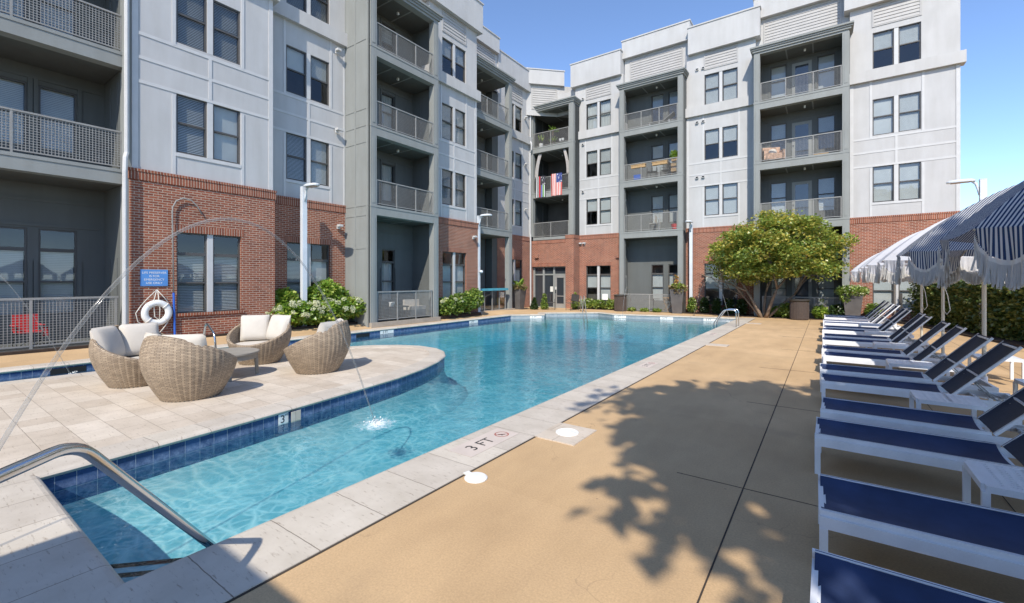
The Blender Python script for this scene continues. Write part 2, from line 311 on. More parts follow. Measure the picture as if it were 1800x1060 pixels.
class MB:
    def __init__(s, T=None): s.V = []; s.F = []; s.T = T or (lambda a, b, c: (a, b, c)); s.mi = []; s.m = 0; s.uv = None
    def add(s, vs, fs):
        k = len(s.V); s.V += [tuple(s.T(*v)) for v in vs]
        s.F += [tuple(i + k for i in f) for f in fs]; s.mi += [s.m] * len(fs); return s
    def box(s, a0, a1, b0, b1, c0, c1):
        vs = [(a, b, c) for a in (a0, a1) for b in (b0, b1) for c in (c0, c1)]
        return s.add(vs, [(0, 1, 3, 2), (4, 6, 7, 5), (0, 4, 5, 1), (2, 3, 7, 6), (0, 2, 6, 4), (1, 5, 7, 3)])
    def bar(s, p, q, w, h=None, up=(0, 0, 1)):
        h = h or w; p = Vector(p); q = Vector(q); d = (q - p).normalized(); u = Vector(up)
        if abs(d.dot(u)) > .98: u = Vector((1, 0, 0))
        x = d.cross(u).normalized() * w / 2; y = x.cross(d).normalized() * h / 2
        vs = [tuple(a + i * x + j * y) for a in (p, q) for i, j in ((-1, -1), (1, -1), (1, 1), (-1, 1))]
        return s.add(vs, [(3, 2, 1, 0), (4, 5, 6, 7), (0, 1, 5, 4), (1, 2, 6, 5), (2, 3, 7, 6), (3, 0, 4, 7)])
    def quad(s, *p): return s.add(list(p), [tuple(range(len(p)))])
    def tube(s, P, r, n=10, caps=True, rad=None):
        P = [Vector(p) for p in P]; vs = []; up = Vector((0, 0, 1)); prev = None
        for i, p in enumerate(P):
            d = (P[min(i + 1, len(P) - 1)] - P[max(i - 1, 0)]).normalized()
            if prev is None:
                a = up if abs(d.dot(up)) < .95 else Vector((1, 0, 0)); x = d.cross(a).normalized()
            else: x = (prev - d * prev.dot(d)).normalized()
            prev = x; y = d.cross(x); rr = rad[i] if rad else r
            vs += [tuple(p + (x * cos(2 * pi * k / n) + y * sin(2 * pi * k / n)) * rr) for k in range(n)]
        fs = [(i * n + k, i * n + (k + 1) % n, (i + 1) * n + (k + 1) % n, (i + 1) * n + k) for i in range(len(P) - 1) for k in range(n)]
        if caps: fs += [tuple(range(n - 1, -1, -1)), tuple((len(P) - 1) * n + k for k in range(n))]
        return s.add(vs, fs)
    def lathe(s, prof, c=(0, 0, 0), n=24):
        vs = [(c[0] + r * cos(2 * pi * k / n), c[1] + r * sin(2 * pi * k / n), c[2] + z) for r, z in prof for k in range(n)]
        fs = [(i * n + k, i * n + (k + 1) % n, (i + 1) * n + (k + 1) % n, (i + 1) * n + k) for i in range(len(prof) - 1) for k in range(n)]
        fs += [tuple(range(n - 1, -1, -1)), tuple((len(prof) - 1) * n + k for k in range(n))]
        return s.add(vs, fs)
    def ball(s, c, rx, ry, rz, n=12, m=8):
        prof = [(max(.001, sin(pi * j / m)), -cos(pi * j / m)) for j in range(m + 1)]
        k = len(s.V); T = s.T; s.T = lambda a, b, z: T(c[0] + a * rx, c[1] + b * ry, c[2] + z * rz); s.lathe(prof, n=n); s.T = T; return s
    def wall(s, s0, s1, z0, z1, d, holes=(), rev=.1):
        hs = [h for h in holes if h[0] < s1 and h[1] > s0 and h[2] < z1 and h[3] > z0]
        A = sorted({s0, s1} | {min(max(x, s0), s1) for h in hs for x in h[:2]}); B = sorted({z0, z1} | {min(max(x, z0), z1) for h in hs for x in h[2:4]})
        for i in range(len(A) - 1):
            for j in range(len(B) - 1):
                m = (A[i] + A[i + 1]) / 2; k = (B[j] + B[j + 1]) / 2
                if any(h[0] < m < h[1] and h[2] < k < h[3] for h in hs): continue
                s.quad((A[i], d, B[j]), (A[i + 1], d, B[j]), (A[i + 1], d, B[j + 1]), (A[i], d, B[j + 1]))
        for a, b, c, e in [h[:4] for h in hs]:
            c2 = max(c, z0); e2 = min(e, z1)
            s.quad((a, d, c2), (a, d - rev, c2), (a, d - rev, e2), (a, d, e2)); s.quad((b, d, c2), (b, d, e2), (b, d - rev, e2), (b, d - rev, c2))
            if c >= z0: s.quad((a, d, c), (b, d, c), (b, d - rev, c), (a, d - rev, c))
            if e <= z1: s.quad((a, d, e), (a, d - rev, e), (b, d - rev, e), (b, d, e))
        return s
    def build(s, name, mats, parent=None, smooth=False, fix=True, kind=None):
        return mk(name, s.V, s.F, mats, parent, None, s.mi if isinstance(mats, (list, tuple)) else None, smooth, fix, kind)

def tag(o, label, cat, group=None):
    o['label'] = label; o['category'] = cat
    if group: o['group'] = group
    return o
def thing(name, label, cat, loc=(0, 0, 0), rz=0, group=None):
    o = bpy.data.objects.new(name, None); COL.objects.link(o); o.location = loc; o.rotation_euler = (0, 0, rz); o.empty_display_size = .2
    return tag(o, label, cat, group)
def dup(o, loc, rz, label, parent=None):
    c = o.copy(); COL.objects.link(c)
    if parent is None: c.location = loc; c.rotation_euler = (0, 0, rz); c['label'] = label
    else: c.parent = parent
    for ch in list(o.children): dup(ch, None, None, None, c)
    return c
def text_mesh(name, body, size, Mx, mat, parent=None, align='CENTER', ext=.001):
    cu = bpy.data.curves.new(name, 'FONT'); cu.body = body; cu.size = size; cu.align_x = align; cu.align_y = 'CENTER'; cu.extrude = ext
    o = bpy.data.objects.new(name, cu); COL.objects.link(o); bpy.context.view_layer.update()
    me = bpy.data.meshes.new_from_object(o.evaluated_get(bpy.context.evaluated_depsgraph_get())); bpy.data.objects.remove(o)
    me.transform(Mx); me.materials.clear(); me.materials.append(M[mat]); q = bpy.data.objects.new(name, me); COL.objects.link(q)
    if parent: q.parent = parent
    return q
def sheet(name, outer, holes, z, mat, kind='structure', uvs=False):
    polys = [[Vector((x, y, 0)) for x, y in p] for p in [outer] + holes]; flat = [v for p in polys for v in p]
    tri = tessellate_polygon(polys); zf = z if callable(z) else (lambda x, y: z)
    V = [(v.x, v.y, zf(v.x, v.y)) for v in flat]; F = []
    for t in tri:
        a, b, c = [flat[i] for i in t]
        F.append(tuple(t) if (b - a).cross(c - a).z > 0 else tuple(reversed(t)))
    return mk(name, V, F, mat, kind=kind)

# ------------------------------------------------------------------ pool, deck, ground
POOL = [(-3.4, .82), (-3.4, 23.5), (-9.3, 22.5), (-10.4, 23.1), (-12.7, 21.2), (-12.1, 20.1), (-13.4, 18.9), (-13.4, -6), (-11.9, -6),
        (-11.9, 1.2), (-11.75, 2.8), (-11.5, 4.4), (-11.15, 5.9), (-10.75, 7.1), (-10.3, 7.85), (-9.75, 8.33), (-9.1, 8.56), (-8.45, 8.5), (-7.95, 8.25), (-7.5, 7.82),
        (-7.12, 7.2), (-6.8, 6.45), (-6.55, 5.6), (-6.4, 4.7), (-6.25, 3.7), (-6.12, 2.7), (-6.02, 1.7), (-5.95, .82)]
WID = [.66, .38, .38, .38, .38, .38, .42, .38] + [.36] * 19 + [.62]
def offset(P, wd):
    n = len(P); out = []
    def line(i):
        a = Vector(P[i]); b = Vector(P[(i + 1) % n]); d = (b - a).normalized(); w = wd[i] if isinstance(wd, list) else wd
        nn = Vector((d.y, -d.x)); return a + nn * w, d
    for i in range(n):
        p, d = line(i - 1); q, e = line(i); cr = d.x * e.y - d.y * e.x
        if abs(cr) < .05: out.append(tuple(q)); continue
        t = ((q - p).x * e.y - (q - p).y * e.x) / cr; out.append(tuple(p + d * t))
    return out
OUT = offset(POOL, WID); LIP = offset(POOL, -.03); LIP2 = offset(POOL, -.018); IN = offset(POOL, .03)
per = [0]
for i in range(len(POOL)): per.append(per[-1] + (Vector(POOL[(i + 1) % len(POOL)]) - Vector(POOL[i])).length)
def loft(name, loops, mat, kind='structure', smooth=False, mi=None):
    n = len(POOL); V = []; F = []; UV = []; vv = [0]
    for L, z in loops: V += [(x, y, z(x, y) if callable(z) else z) for x, y in L]
    for j in range(1, len(loops)):
        a, b = Vector(V[(j - 1) * n + 5]), Vector(V[j * n + 5]); vv.append(vv[-1] + (b - a).length)
    for j in range(len(loops) - 1):
        for i in range(n):
            k = (i + 1) % n; F.append((j * n + i, j * n + k, (j + 1) * n + k, (j + 1) * n + i))
            a = Vector(POOL[i]); d = (Vector(POOL[k]) - a).normalized(); U = lambda L, q: per[i] + d.dot(Vector(L[q]) - a)
            UV.append([(U(loops[j][0], i), vv[j]), (U(loops[j][0], k), vv[j]), (U(loops[j + 1][0], k), vv[j + 1]), (U(loops[j + 1][0], i), vv[j + 1])])
    return mk(name, V, F, mat, uv=UV, mi=mi, kind=kind, smooth=smooth)
WZ = -.19
def zl(x, y): return .012
loft('pool_coping', [(OUT, -.05), (OUT, .010), (IN, .012), (POOL, .006), (LIP2, -.006), (LIP, -.022), (LIP2, -.042), (POOL, -.055), (IN, -.056)], 'coping')
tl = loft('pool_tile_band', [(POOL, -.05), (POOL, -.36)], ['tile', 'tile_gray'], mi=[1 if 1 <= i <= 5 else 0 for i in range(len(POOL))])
def floorz(x, y): return -.7 - .03 * max(0, y)
def cove(t): return lambda x, y: -.34 + (floorz(x, y) + .34) * t
loft('pool_wall', [(offset(POOL, .004), -.34), (offset(POOL, -.03), cove(.28)), (offset(POOL, -.12), cove(.6)), (offset(POOL, -.3), cove(.86)), (offset(POOL, -.58), cove(1.0)), (offset(POOL, -.62), cove(1.15))], 'plaster', smooth=True)
sheet('pool_floor', offset(POOL, .02), [], floorz, 'plaster')
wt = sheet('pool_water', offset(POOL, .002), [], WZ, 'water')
bmw = bmesh.new(); bmw.from_mesh(wt.data); ext = bmesh.ops.extrude_face_region(bmw, geom=bmw.faces[:])
for v in [q for q in ext['geom'] if isinstance(q, bmesh.types.BMVert)]: v.co.z = -2.2
bmesh.ops.recalc_face_normals(bmw, faces=bmw.faces[:]); bmw.to_mesh(wt.data); bmw.free()
# diagonal entry steps in the near corner, with tiled nosings
st = MB(); st2 = MB()
for i, (r, z) in enumerate(((.94, -.245), (1.4, -.48))):
    a = (-3.4 - r, .82); b = (-3.4, .82 + r)
    st.add([(-3.4, .82, z), (b[0], b[1], z), (a[0], a[1], z), (-3.4, .82, z - .5), (b[0], b[1], z - .5), (a[0], a[1], z - .5)], [(0, 1, 2), (1, 4, 5, 2)])
    for q in ((r, r - .17, r - .33) if i == 0 else (r,)): st2.add([(-3.4 - q, .82, z + .003), (-3.4, .82 + q, z + .003), (-3.4, .82 + q - .075, z + .003), (-3.4 - q + .075, .82, z + .003)], [(0, 1, 2, 3)])
st.build('pool_steps', 'plaster', kind='structure'); st2.build('pool_step_nosing', 'black', kind='structure')
# decks
hole = [(-2.74, -8)] + [(x, y) for x, y in OUT[1:7]] + [(-14.7, 19.6), (-14.7, -8)]
OUTER = [(-40, -30), (30, -30), (30, 60), (-40, 60)]
sheet('pool_deck', OUTER, [hole], 0, 'deck')
sheet('ground', [(-900, -900), (900, -900), (900, 900), (-900, 900)], [[(-39.5, -29.5), (29.5, -29.5), (29.5, 59.5), (-39.5, 59.5)]], -.02, 'grass')
tp = [(-2.74, -8), OUT[0], OUT[-1]] + [OUT[i] for i in range(len(OUT) - 2, 7, -1)] + [OUT[7], (-13.78, -8)]
sheet('island_paving', tp, [], 0, 'travertine')
# the walk along the left building climbs gently from the coping to the planting bed
mk('pool_walk', [(-13.82, -8, .0), (-13.82, 19.3, .0), (-14.72, 19.9, .16), (-14.72, -8, .16), (-16.2, -8, .17), (-16.2, 20.4, .17), (-14.6, 23.2, .004), (-16.4, 23.6, .004)],
   [(0, 3, 2, 1), (3, 4, 5, 2), (2, 5, 7, 6), (1, 2, 6)], 'deck', kind='structure')
def bed(name, pts, z):
    m = MB(); n = len(pts)
    for i in range(n):
        a = pts[i]; b = pts[(i + 1) % n]; m.quad((a[0], a[1], -.02), (b[0], b[1], -.02), (b[0], b[1], z), (a[0], a[1], z))
    m.add([(x, y, z) for x, y in pts], [tuple(range(n))]); return m.build(name, 'soil', kind='structure')
bed('planting_bed', [(-14.75, -6), (-14.62, 10.5), (-15.6, 10.55), (-15.6, 3.8), (-15.0, 3.8), (-15.0, -6)], .215)
bed('planting_bed', [(-14.62, 14.3), (-14.1, 14.4), (-14.15, 17.4), (-14.62, 17.6)], .2)
bed('planting_bed', [(-13.1, 25.55), (-10.2, 25.6), (-10.2, 26.2), (-13.1, 26.2)], .04)
bed('planting_bed', [(-6.4, 25.2), (-2.2, 24.55), (1.0, 24.7), (4.8, 24.4), (4.8, 26.2), (-6.4, 26.2)], .035)
bed('planting_bed', [(2.55, 24.9), (3.7, 20), (5.2, 14), (6.6, 14), (5.2, 20), (4.2, 25.4)], .05)
# dark construction joints in the tan deck and the gap along the coping
j = MB(); j.box(-.59, -.58, -6, 25.2, .001, .0035)
for y in (1.25, 4.3, 7.4, 10.5, 13.6, 16.7, 19.8): j.box(-1.05 + .1 * sin(y), 9, y, y + .006, .001, .003)
j.box(-2.74, -2.722, -8, 23.8, .001, .004)
for x in (1.2, 3.0): j.box(x, x + .006, -6, 24.5, .001, .003)
j.build('deck_joint', 'joint', kind='structure')
sl_ = MB()
for y, l in ((4.34, .5), (13.2, .55), (20.8, .55)): sl_.box(-2.74, -2.74 + l, y, y + .6 if y < 5 else y + .42, -.03, .011)
sl_.build('coping_slab', 'travertine', kind='structure')

# ------------------------------------------------------------------ the apartment building
BLD = thing('apartment_building', 'four storey white and grey apartment building on a red brick base behind the pool', 'building', (-14.8, 26.3, 0))
INV = Matrix.Translation((14.8, -26.3, 0))
def part(o, parent=BLD):
    o.parent = parent; o.matrix_parent_inverse = Matrix.Identity(4)
    if parent is BLD: o.data.transform(INV)
    return o
def bpart(mb, name, mats, parent=BLD, fix=True, smooth=False):
    o = mb.build(name, mats, None, smooth, fix); o.data.transform(INV); o.parent = parent; return o
def FR(Y): return lambda s, d, z: (s, Y - d, z)
def FL(X): return lambda s, d, z: (X + d, s, z)
rnd = random.Random(7)
def window(T, s0, s1, z0, z1, transom=0, style=None, mull=.15, wide=True):
    fr = MB(T); gl = MB(T); bl = MB(T); mid = (s0 + s1) / 2
    units = [(s0, mid - mull / 2), (mid + mull / 2, s1)] if wide else [(s0, s1)]
    if wide: fr.m = 1; fr.box(mid - mull / 2, mid + mull / 2, -.09, .004, z0, z1); fr.m = 0
    zt = z1 - transom
    for ui, (a, b) in enumerate(units):
        f = .042
        fr.box(a, a + f, -.1, -.03, z0, z1); fr.box(b - f, b, -.1, -.03, z0, z1); fr.box(a + f, b - f, -.1, -.03, z0, z0 + f); fr.box(a + f, b - f, -.1, -.03, z1 - f, z1)
        m = (z0 + zt) / 2 + .02
        fr.box(a + f, b - f, -.105, -.035, m - .025, m + .025)
        if transom: fr.box(a + f, b - f, -.1, -.028, zt - .045, zt + .045)
        gl.quad((a + f, -.06, m + .02), (b - f, -.06, m + .02), (b - f, -.06, z1 - f), (a + f, -.06, z1 - f))
        gl.quad((a + f, -.075, z0 + f), (b - f, -.075, z0 + f), (b - f, -.075, m), (a + f, -.075, m))
        stl = style if isinstance(style, str) else style[ui] if style else rnd.choice(['blind', 'blind', 'blind', 'half', 'shade', 'slat', 'curtain'])
        top = zt - .03
        if stl in ('blind', 'slat', 'half'):
            bot = m + .01 if stl == 'half' else z0 + .05; z = top; t = .043 if stl != 'slat' else .034; dq = .014 if stl != 'slat' else .028
            bl.box(a + f, b - f, -.15, -.115, top - .02, top + .03)
            while z > bot:
                bl.quad((a + f + .01, -.118 - dq, z), (b - f - .01, -.118 - dq, z), (b - f - .01, -.118, z - t), (a + f + .01, -.118, z - t)); z -= .046
        elif stl == 'shade':
            zb = rnd.choice([z0 + .05, m, z0 + .05]); bl.quad((a + f, -.13, zb), (b - f, -.13, zb), (b - f, -.13, top), (a + f, -.13, top))
        elif stl == 'curtain':
            k = 26; pts = [(a + f + (b - a - 2 * f) * i / k, -.16 + .025 * sin(i * 1.6)) for i in range(k + 1)]
            for i in range(k): bl.quad(pts[i] + (z0 + .04,), pts[i + 1] + (z0 + .04,), pts[i + 1] + (top,), pts[i] + (top,))
    w = bpart(fr, 'window', ['frame', 'trim_white'])
    g = bpart(gl, 'glass_pane', 'glass', w, fix=False)
    n = Vector(T(0, 1, 0)) - Vector(T(0, 0, 0))
    if g.data.polygons[0].normal.dot(n) < 0: g.data.flip_normals()
    if bl.V: bpart(bl, 'blind', 'blind', w, fix=False)
    return w
FLOORS = [5.38, 8.45, 11.5]; WH = 1.66
def bay(T, s0, s1, ws, floors=(0, 1, 2), gz=(.47, 2.74), gtr=.57, ww=1.66, up=True, parapet=(14.43, 15.9), vents=0, ret=1.2, styles={}, parA=0, parB=0, ground=True):
    holes = [(ws, ws + ww, FLOORS[i], FLOORS[i] + WH) for i in floors]; gh = [(ws, ws + ww) + gz] if ground else []
    m = MB(T); m.wall(s0 - .05, s1 + .05, -.1, 4.45, .05, gh, .16)
    for s in (s0 - .05, s1 + .05): m.quad((s, .05, -.1), (s, -ret, -.1), (s, -ret, 4.5), (s, .05, 4.5))
    bpart(m, 'brick_wall', 'brick', fix=False)
    m = MB(T); m.box(s0 - .075, s1 + .075, -.2, .075, 4.45, 4.66); m.box(s0 - .09, s1 + .09, -.2, .09, 4.665, 4.735)
    bpart(m, 'brick_course', 'soldier')
    if ground:
        m = MB(T); m.box(ws - .08, ws + ww + .08, -.02, .056, gz[1], gz[1] + .2); bpart(m, 'lintel', 'soldier')
        m = MB(T); m.box(ws - .06, ws + ww + .06, -.1, .1, gz[0] - .075, gz[0]); bpart(m, 'window_sill', 'soldier')
    m = MB(T); m.wall(s0, s1, 4.7, 10.98, 0, holes)
    for s in (s0, s1): m.quad((s, 0, 4.7), (s, -ret, 4.7), (s, -ret, 10.98), (s, 0, 10.98))
    bpart(m, 'siding_wall', 'siding', fix=False)
    t = MB(T); w_ = .085; D = .018
    for s in (s0, s1 - .13): t.box(s, s + .13, -.02, D + .004, 4.74, 10.95)
    e0 = s0 + .13; e1 = s1 - .13
    L = ws - .02; Rr = ws + ww + .02; mid = ws + ww / 2
    for a, b in ((4.74, 7.05 - w_), (8.33, 10.95)):
        t.box(L - w_, L, -.02, D, a, b); t.box(Rr, Rr + w_, -.02, D, a, b)
    for z in (7.02, 7.66, 8.29): t.box(e0, e1, -.02, D - .003, z, z + w_)
    for a, b in ((7.02 + w_, 7.66), (7.66 + w_, 8.29)): t.box(mid - w_ / 2, mid + w_ / 2, -.02, D - .001, a, b)
    t.box(L, Rr, -.02, D + .006, 5.27, 5.36)
    bpart(t, 'trim', 'trim_white')
    if up:
        m = MB(T); m.wall(s0, s1, 10.95, 14.5, .02, [h for h in holes if h[2] > 11])
        for s in (s0, s1): m.quad((s, .02, 10.95), (s, -ret, 10.95), (s, -ret, 14.5), (s, .02, 14.5))
        for z in (12.6,): m.m = 0
        bpart(m, 'stucco_wall', 'stucco', fix=False)
        m = MB(T); m.box(s0 - .16, s1 + .16, -.3, .17, 10.95, 11.46); bpart(m, 'stucco_band', 'stucco')
        m = MB(T)
        if parapet:
            m.box(s0 - .22 + parA, s1 + .22 + parB, -.9, .26, parapet[0], parapet[1]); m.box(s0 - .26 + parA, s1 + .26 + parB, -.94, .3, parapet[1], parapet[1] + .07)
            bpart(m, 'parapet', 'stucco')
        louver(T, ws, ws + ww, 13.42, 14.4, .02)
    for i in floors: window(T, ws, ws + ww, FLOORS[i], FLOORS[i] + WH, style=styles.get(i))
    if ground: window(T, ws, ws + ww, gz[0], gz[1], gtr, style=styles.get('g', 'blind'))
    for i in range(3):
        if not vents: break
        z = FLOORS[i] + 2.1 if i < 2 else 13.5
        for k in range(vents):
            s = s0 + .5 + .32 * k
            v = MB(T); v.box(s, s + .15, 0, .1, z, z + .13); v.m = 1; v.box(s + .02, s + .13, .1, .104, z + .02, z + .1); bpart(v, 'vent_hood', ['trim_white', 'black'])
def louver(T, s0, s1, z0, z1, d):
    m = MB(T); m.box(s0 - .02, s0 + .05, d - .05, d + .03, z0, z1); m.box(s1 - .05, s1 + .02, d - .05, d + .03, z0, z1); m.box(s0 + .05, s1 - .05, d - .05, d + .028, z0, z0 + .05); m.box(s0 + .05, s1 - .05, d - .05, d + .028, z1 - .05, z1)
    z = z0 + .06
    while z < z1 - .1:
        m.quad((s0 + .05, d + .03, z), (s1 - .05, d + .03, z), (s1 - .05, d + .005, z + .135), (s0 + .05, d + .005, z + .135)); m.quad((s0 + .05, d + .03, z), (s0 + .05, d + .005, z - .012), (s1 - .05, d + .005, z - .012), (s1 - .05, d + .03, z)); z += .148
    bpart(m, 'louver', 'louver', fix=False)
def railmesh(mb, s0, s1, z0, z1, d, posts, step=.055, w=.0032):
    mb.box(s0, s1, d - .025, d + .025, z1 - .04, z1); mb.box(s0, s1, d - .015, d + .015, z0, z0 + .03)
    for p in posts: mb.box(p - .02, p + .02, d - .02, d + .02, z0 - .05, z1 - .04)
    s = s0 + step
    while s < s1 - .01: mb.box(s - w, s + w, d - w, d + w, z0 + .03, z1 - .04); s += step
    z = z0 + .03 + step
    while z < z1 - .05: mb.box(s0, s1, d - w * .8, d + w * .8, z - w, z + w); z += step
SOF = [4.3, 7.33, 10.37]; SLAB = [4.68, 7.72, 10.74]; RT = [5.67, 8.69, 11.7]
def balcony(T, s0, s1, df, db, colw=.27, top=13.15, cornice=True, brick=False, sides=(True, True), npost=2, holes=(), styles={}, floors=(0, 1, 2), roofover=.16, openR=False, rstep=(.055, .0027), gfloor=.02, wallmat='gray_shade'):
    """recess between s0..s1; front plane d=df, back wall d=db"""
    m = MB(T); z0 = 4.74 if brick else -.1
    ia, ib = s0 + colw, s1 - colw
    # columns with a narrow reveal strip
    for a, b in ((s0, ia), (ib, s1)):
        m.box(a, b, df - .3, df, z0, top)
        for k in range(4):
            q0 = [z0 + .1, 4.75, 7.8, 10.82][k]; q1 = [4.2, 7.25, 10.3, 13.05][k]
            if q1 > q0 and not (brick and k == 0): m.box(a + .07, b - .07, df - .1, df + .014, q0, q1)
    for k in floors:
        if brick and k == 0: m.box(ia, ib, df - .3, df - .02, 4.5, SLAB[0])
        else:
            m.box(ia, ib, df - .3, df - .004, SOF[k], SLAB[k] - .09); m.box(s0 - .01, s1 + .01, df - .28, df + .012, SLAB[k] - .085, SLAB[k])
        m.box(s0 + .02, s1 - .02, db, df - .3, SOF[k] + .02, SLAB[k] - .03)
        for f in (.33, .66):
            s = ia + (ib - ia) * f; m.box(s - .03, s + .03, db, df - .3, SOF[k] - .012, SOF[k] + .02)
    m.box(s0 + .02, s1 - .02, db, df - .01, top, top + .2)
    for f in (.33, .66):
        s = ia + (ib - ia) * f; m.box(s - .03, s + .03, db, df - .3, top - .012, top)
    if cornice:
        m.box(s0 - .06, s1 + .06, db, df + .05, top + .1, top + .2); m.box(s0 - .12, s1 + .12, db, df + .1, top + .2, top + .28); m.box(s0 - roofover, s1 + roofover, db, df + roofover, top + .28, top + .36)
    b = bpart(m, 'balcony', 'gray')
    for k in list(floors) + [3]:
        zc = SOF[k] if k < 3 else top
        if brick and k == 0: continue
        c = MB(T); c.box(s0 + .05, s1 - .05, db + .01, df - .31, zc - .004 if k == 3 else zc + .004, zc + .0185 if k < 3 else zc - .001); bpart(c, 'ceiling', 'ceiling', b)  # thin board added under each slab to carry the shade-darkened gray
    # recess walls
    w = MB(T); hs = list(holes)
    w.wall(s0, s1, -.1 if not brick else 4.7, top, db, hs, .12)
    if sides[0]: w.wall_side = 0; w.quad((s0 + .04, df - .25, z0), (s0 + .04, db, z0), (s0 + .04, db, top), (s0 + .04, df - .25, top)); w.quad((s0, df - .25, z0), (s0, db - .3, z0), (s0, db - .3, top), (s0, df - .25, top))
    if sides[1]: w.quad((s1 - .04, df - .25, z0), (s1 - .04, db, z0), (s1 - .04, db, top), (s1 - .04, df - .25, top)); w.quad((s1, df - .25, z0), (s1, db - .3, z0), (s1, db - .3, top), (s1, df - .25, top))
    if not brick: w.box(s0, s1, db, df, -.1, gfloor)
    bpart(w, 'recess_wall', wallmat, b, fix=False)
    # battens on the recess walls
    t = MB(T)
    for fz in ([0] if not brick else []) + [SLAB[i] for i in floors]:
        for z in (fz + 2.32,) if fz else (3.2, 3.85): t.box(s0 + .03, s1 - .03, db, db + .03, z, z + .08)
        for h in hs:
            if abs(h[2] - fz) < 1.3:
                t.box(h[0] - .09, h[0] - .01, db, db + .032, fz, fz + 2.32); t.box(h[1] + .01, h[1] + .09, db, db + .032, fz, fz + 2.32)
        if sides[1]:
            for f in (.3, .65): q = db + (df - db) * f; t.box(s1 - .054, s1 - .035, q, q + .07, fz, fz + 2.4)
        if sides[0]:
            for f in (.3, .65): q = db + (df - db) * f; t.box(s0 + .035, s0 + .054, q, q + .07, fz, fz + 2.4)
    bpart(t, 'batten', 'gray_shade', b)
    for k in floors:
        r = MB(T); railmesh(r, ia + .01, ib - .01, SLAB[k] + .06, RT[k], df - .06, [ia + (ib - ia) * i / (npost + 1) for i in range(1, npost + 1)] + [ia + .04, ib - .04], *rstep)
        if openR: pass
        bpart(r, 'railing', 'rail', b, fix=False)
    for h in hs:
        window(T if db == 0 else (lambda s, d, z: T(s, d + db, z)), h[0], h[1], h[2], h[3], .55 if h[2] < 2 else 0, style=styles.get(h[4] if len(h) > 4 else 0), wide=False)
    for k in floors:   # small round ceiling lamp
        l = MB(T); s = (ia + ib) / 2 + .2; q = (db + df) / 2
        l.box(s - .04, s + .04, q - .04, q + .04, (SOF[k + 1] if k < 2 else top) - .1, (SOF[k + 1] if k < 2 else top)); bpart(l, 'ceiling_light', 'white_plastic', b)
    return b
def door(T, s0, s1, z0, z1, d, tr=.0):
    m = MB(T); m.box(s0, s1, d - .02, d + .03, z0, z1); a, b = s0 + .14, s1 - .14
    g = MB(T); g.box(a, b, d + .031, d + .036, z0 + .25, z1 - .15)
    o = bpart(m, 'balcony_door', 'gray'); bpart(g, 'glass_pane', 'glassdoor', o)
    h = MB(T); h.box(s0 + .05, s0 + .09, d + .03, d + .09, z0 + .95, z0 + 1.0); bpart(h, 'handle', 'rail', o)
gd = N('door_glass'); gd.fin((.035, .042, .05), .06, 0, .9); M['glassdoor'] = gd.m

# right wing (faces the camera, plane Y = 26.3)
R = FR(26.3)
bay(R, -13.45, -10.18, -12.66, parapet=(14.42, 15.88), vents=1, ww=1.68, parB=-.3, styles={0: 'shade', 1: ['half', 'blind'], 2: ['curtain', 'curtain'], 'g': 'shade'})
bay(R, -6.45, -3.0, -5.5, parapet=(14.42, 15.88), vents=2, parA=.35, styles={0: 'blind', 1: ['half', 'half'], 2: 'blind', 'g': 'half'})
bay(R, .92, 4.64, 1.75, parapet=(14.43, 15.9), styles={0: 'blind', 1: ['shade', 'blind'], 2: ['half', 'half'], 'g': 'blind'})
def bh(s0, s1, gz=(.55, 2.75)): return [(s0, s1) + gz + ('g',)] + [(s0, s1, SLAB[i] + .55, SLAB[i] + 2.2, i) for i in range(3)]
balcony(FR(25.55), -10.13, -6.47, 0, -1.3, holes=bh(-8.62, -7.9) + bh(-7.62, -6.9), styles={'g': 'shade', 0: 'shade', 1: 'shade', 2: 'half'})
balcony(FR(25.4), -2.98, .88, 0, -1.45, holes=bh(-2.38, -1.66) + bh(-.35, .37), styles={'g': 'blind', 0: 'blind', 1: 'half', 2: 'shade'})
for z in (.02, 4.7, 7.72, 10.74):
    door(FR(26.85), -1.42, -.58, z, z + 2.1, 0); door(lambda s, d, q: (-10.1 + d, s, q), 25.75, 26.55, z, z + 2.1, .03)
for s0, s1, Yw in ((-10.2, -6.4, 26.62), (-3.0, .95, 26.62)):   # set-back top storeys with wide louvres
    m = MB(FR(Yw)); m.wall(s0, s1, 13.2, 15.5, 0); bpart(m, 'stucco_wall', 'stucco', fix=False)
    m = MB(FR(Yw)); m.box(s0 - .1, s1 + .1, -.9, .25, 15.45, 16.5); m.box(s0 - .14, s1 + .14, -.94, .29, 16.5, 16.57); bpart(m, 'parapet', 'stucco')
    louver(FR(Yw), s0 + .35, s1 - .35, 13.5, 15.38, .0)
# chamfered corner and its balcony
cd = Vector((1.65, 1.65, 0)).normalized(); cn = Vector((cd.y, -cd.x, 0)); cp = Vector((-16.55, 24.85, 0))
def FC(s, d, z): p = cp + cd * s + cn * d; return (p.x, p.y, z)
m = MB(FC); m.wall(-.2, 4.0, 12.9, 15.0, 0); bpart(m, 'stucco_wall', 'stucco', fix=False)
m = MB(FC); m.box(.1, 2.75, -.8, .22, 14.95, 15.9); m.box(.06, 2.79, -.84, .26, 15.9, 15.97); bpart(m, 'parapet', 'stucco')
louver(FC, .55, 2.3, 13.3, 14.75, 0)
m = MB(FR(26.5)); m.wall(-14.9, -13.3, 12.9, 14.4, 0); bpart(m, 'stucco_wall', 'stucco', fix=False)
CB = FR(25.45)
balcony(CB, -16.55, -13.15, 0, -2.6, colw=.34, brick=True, npost=1, wallmat='gray_deep_shade', holes=[(-15.6, -15.05, SLAB[i] + .7, SLAB[i] + 2.1, i) for i in range(3)], styles={0: 'blind', 1: 'blind', 2: 'shade'})
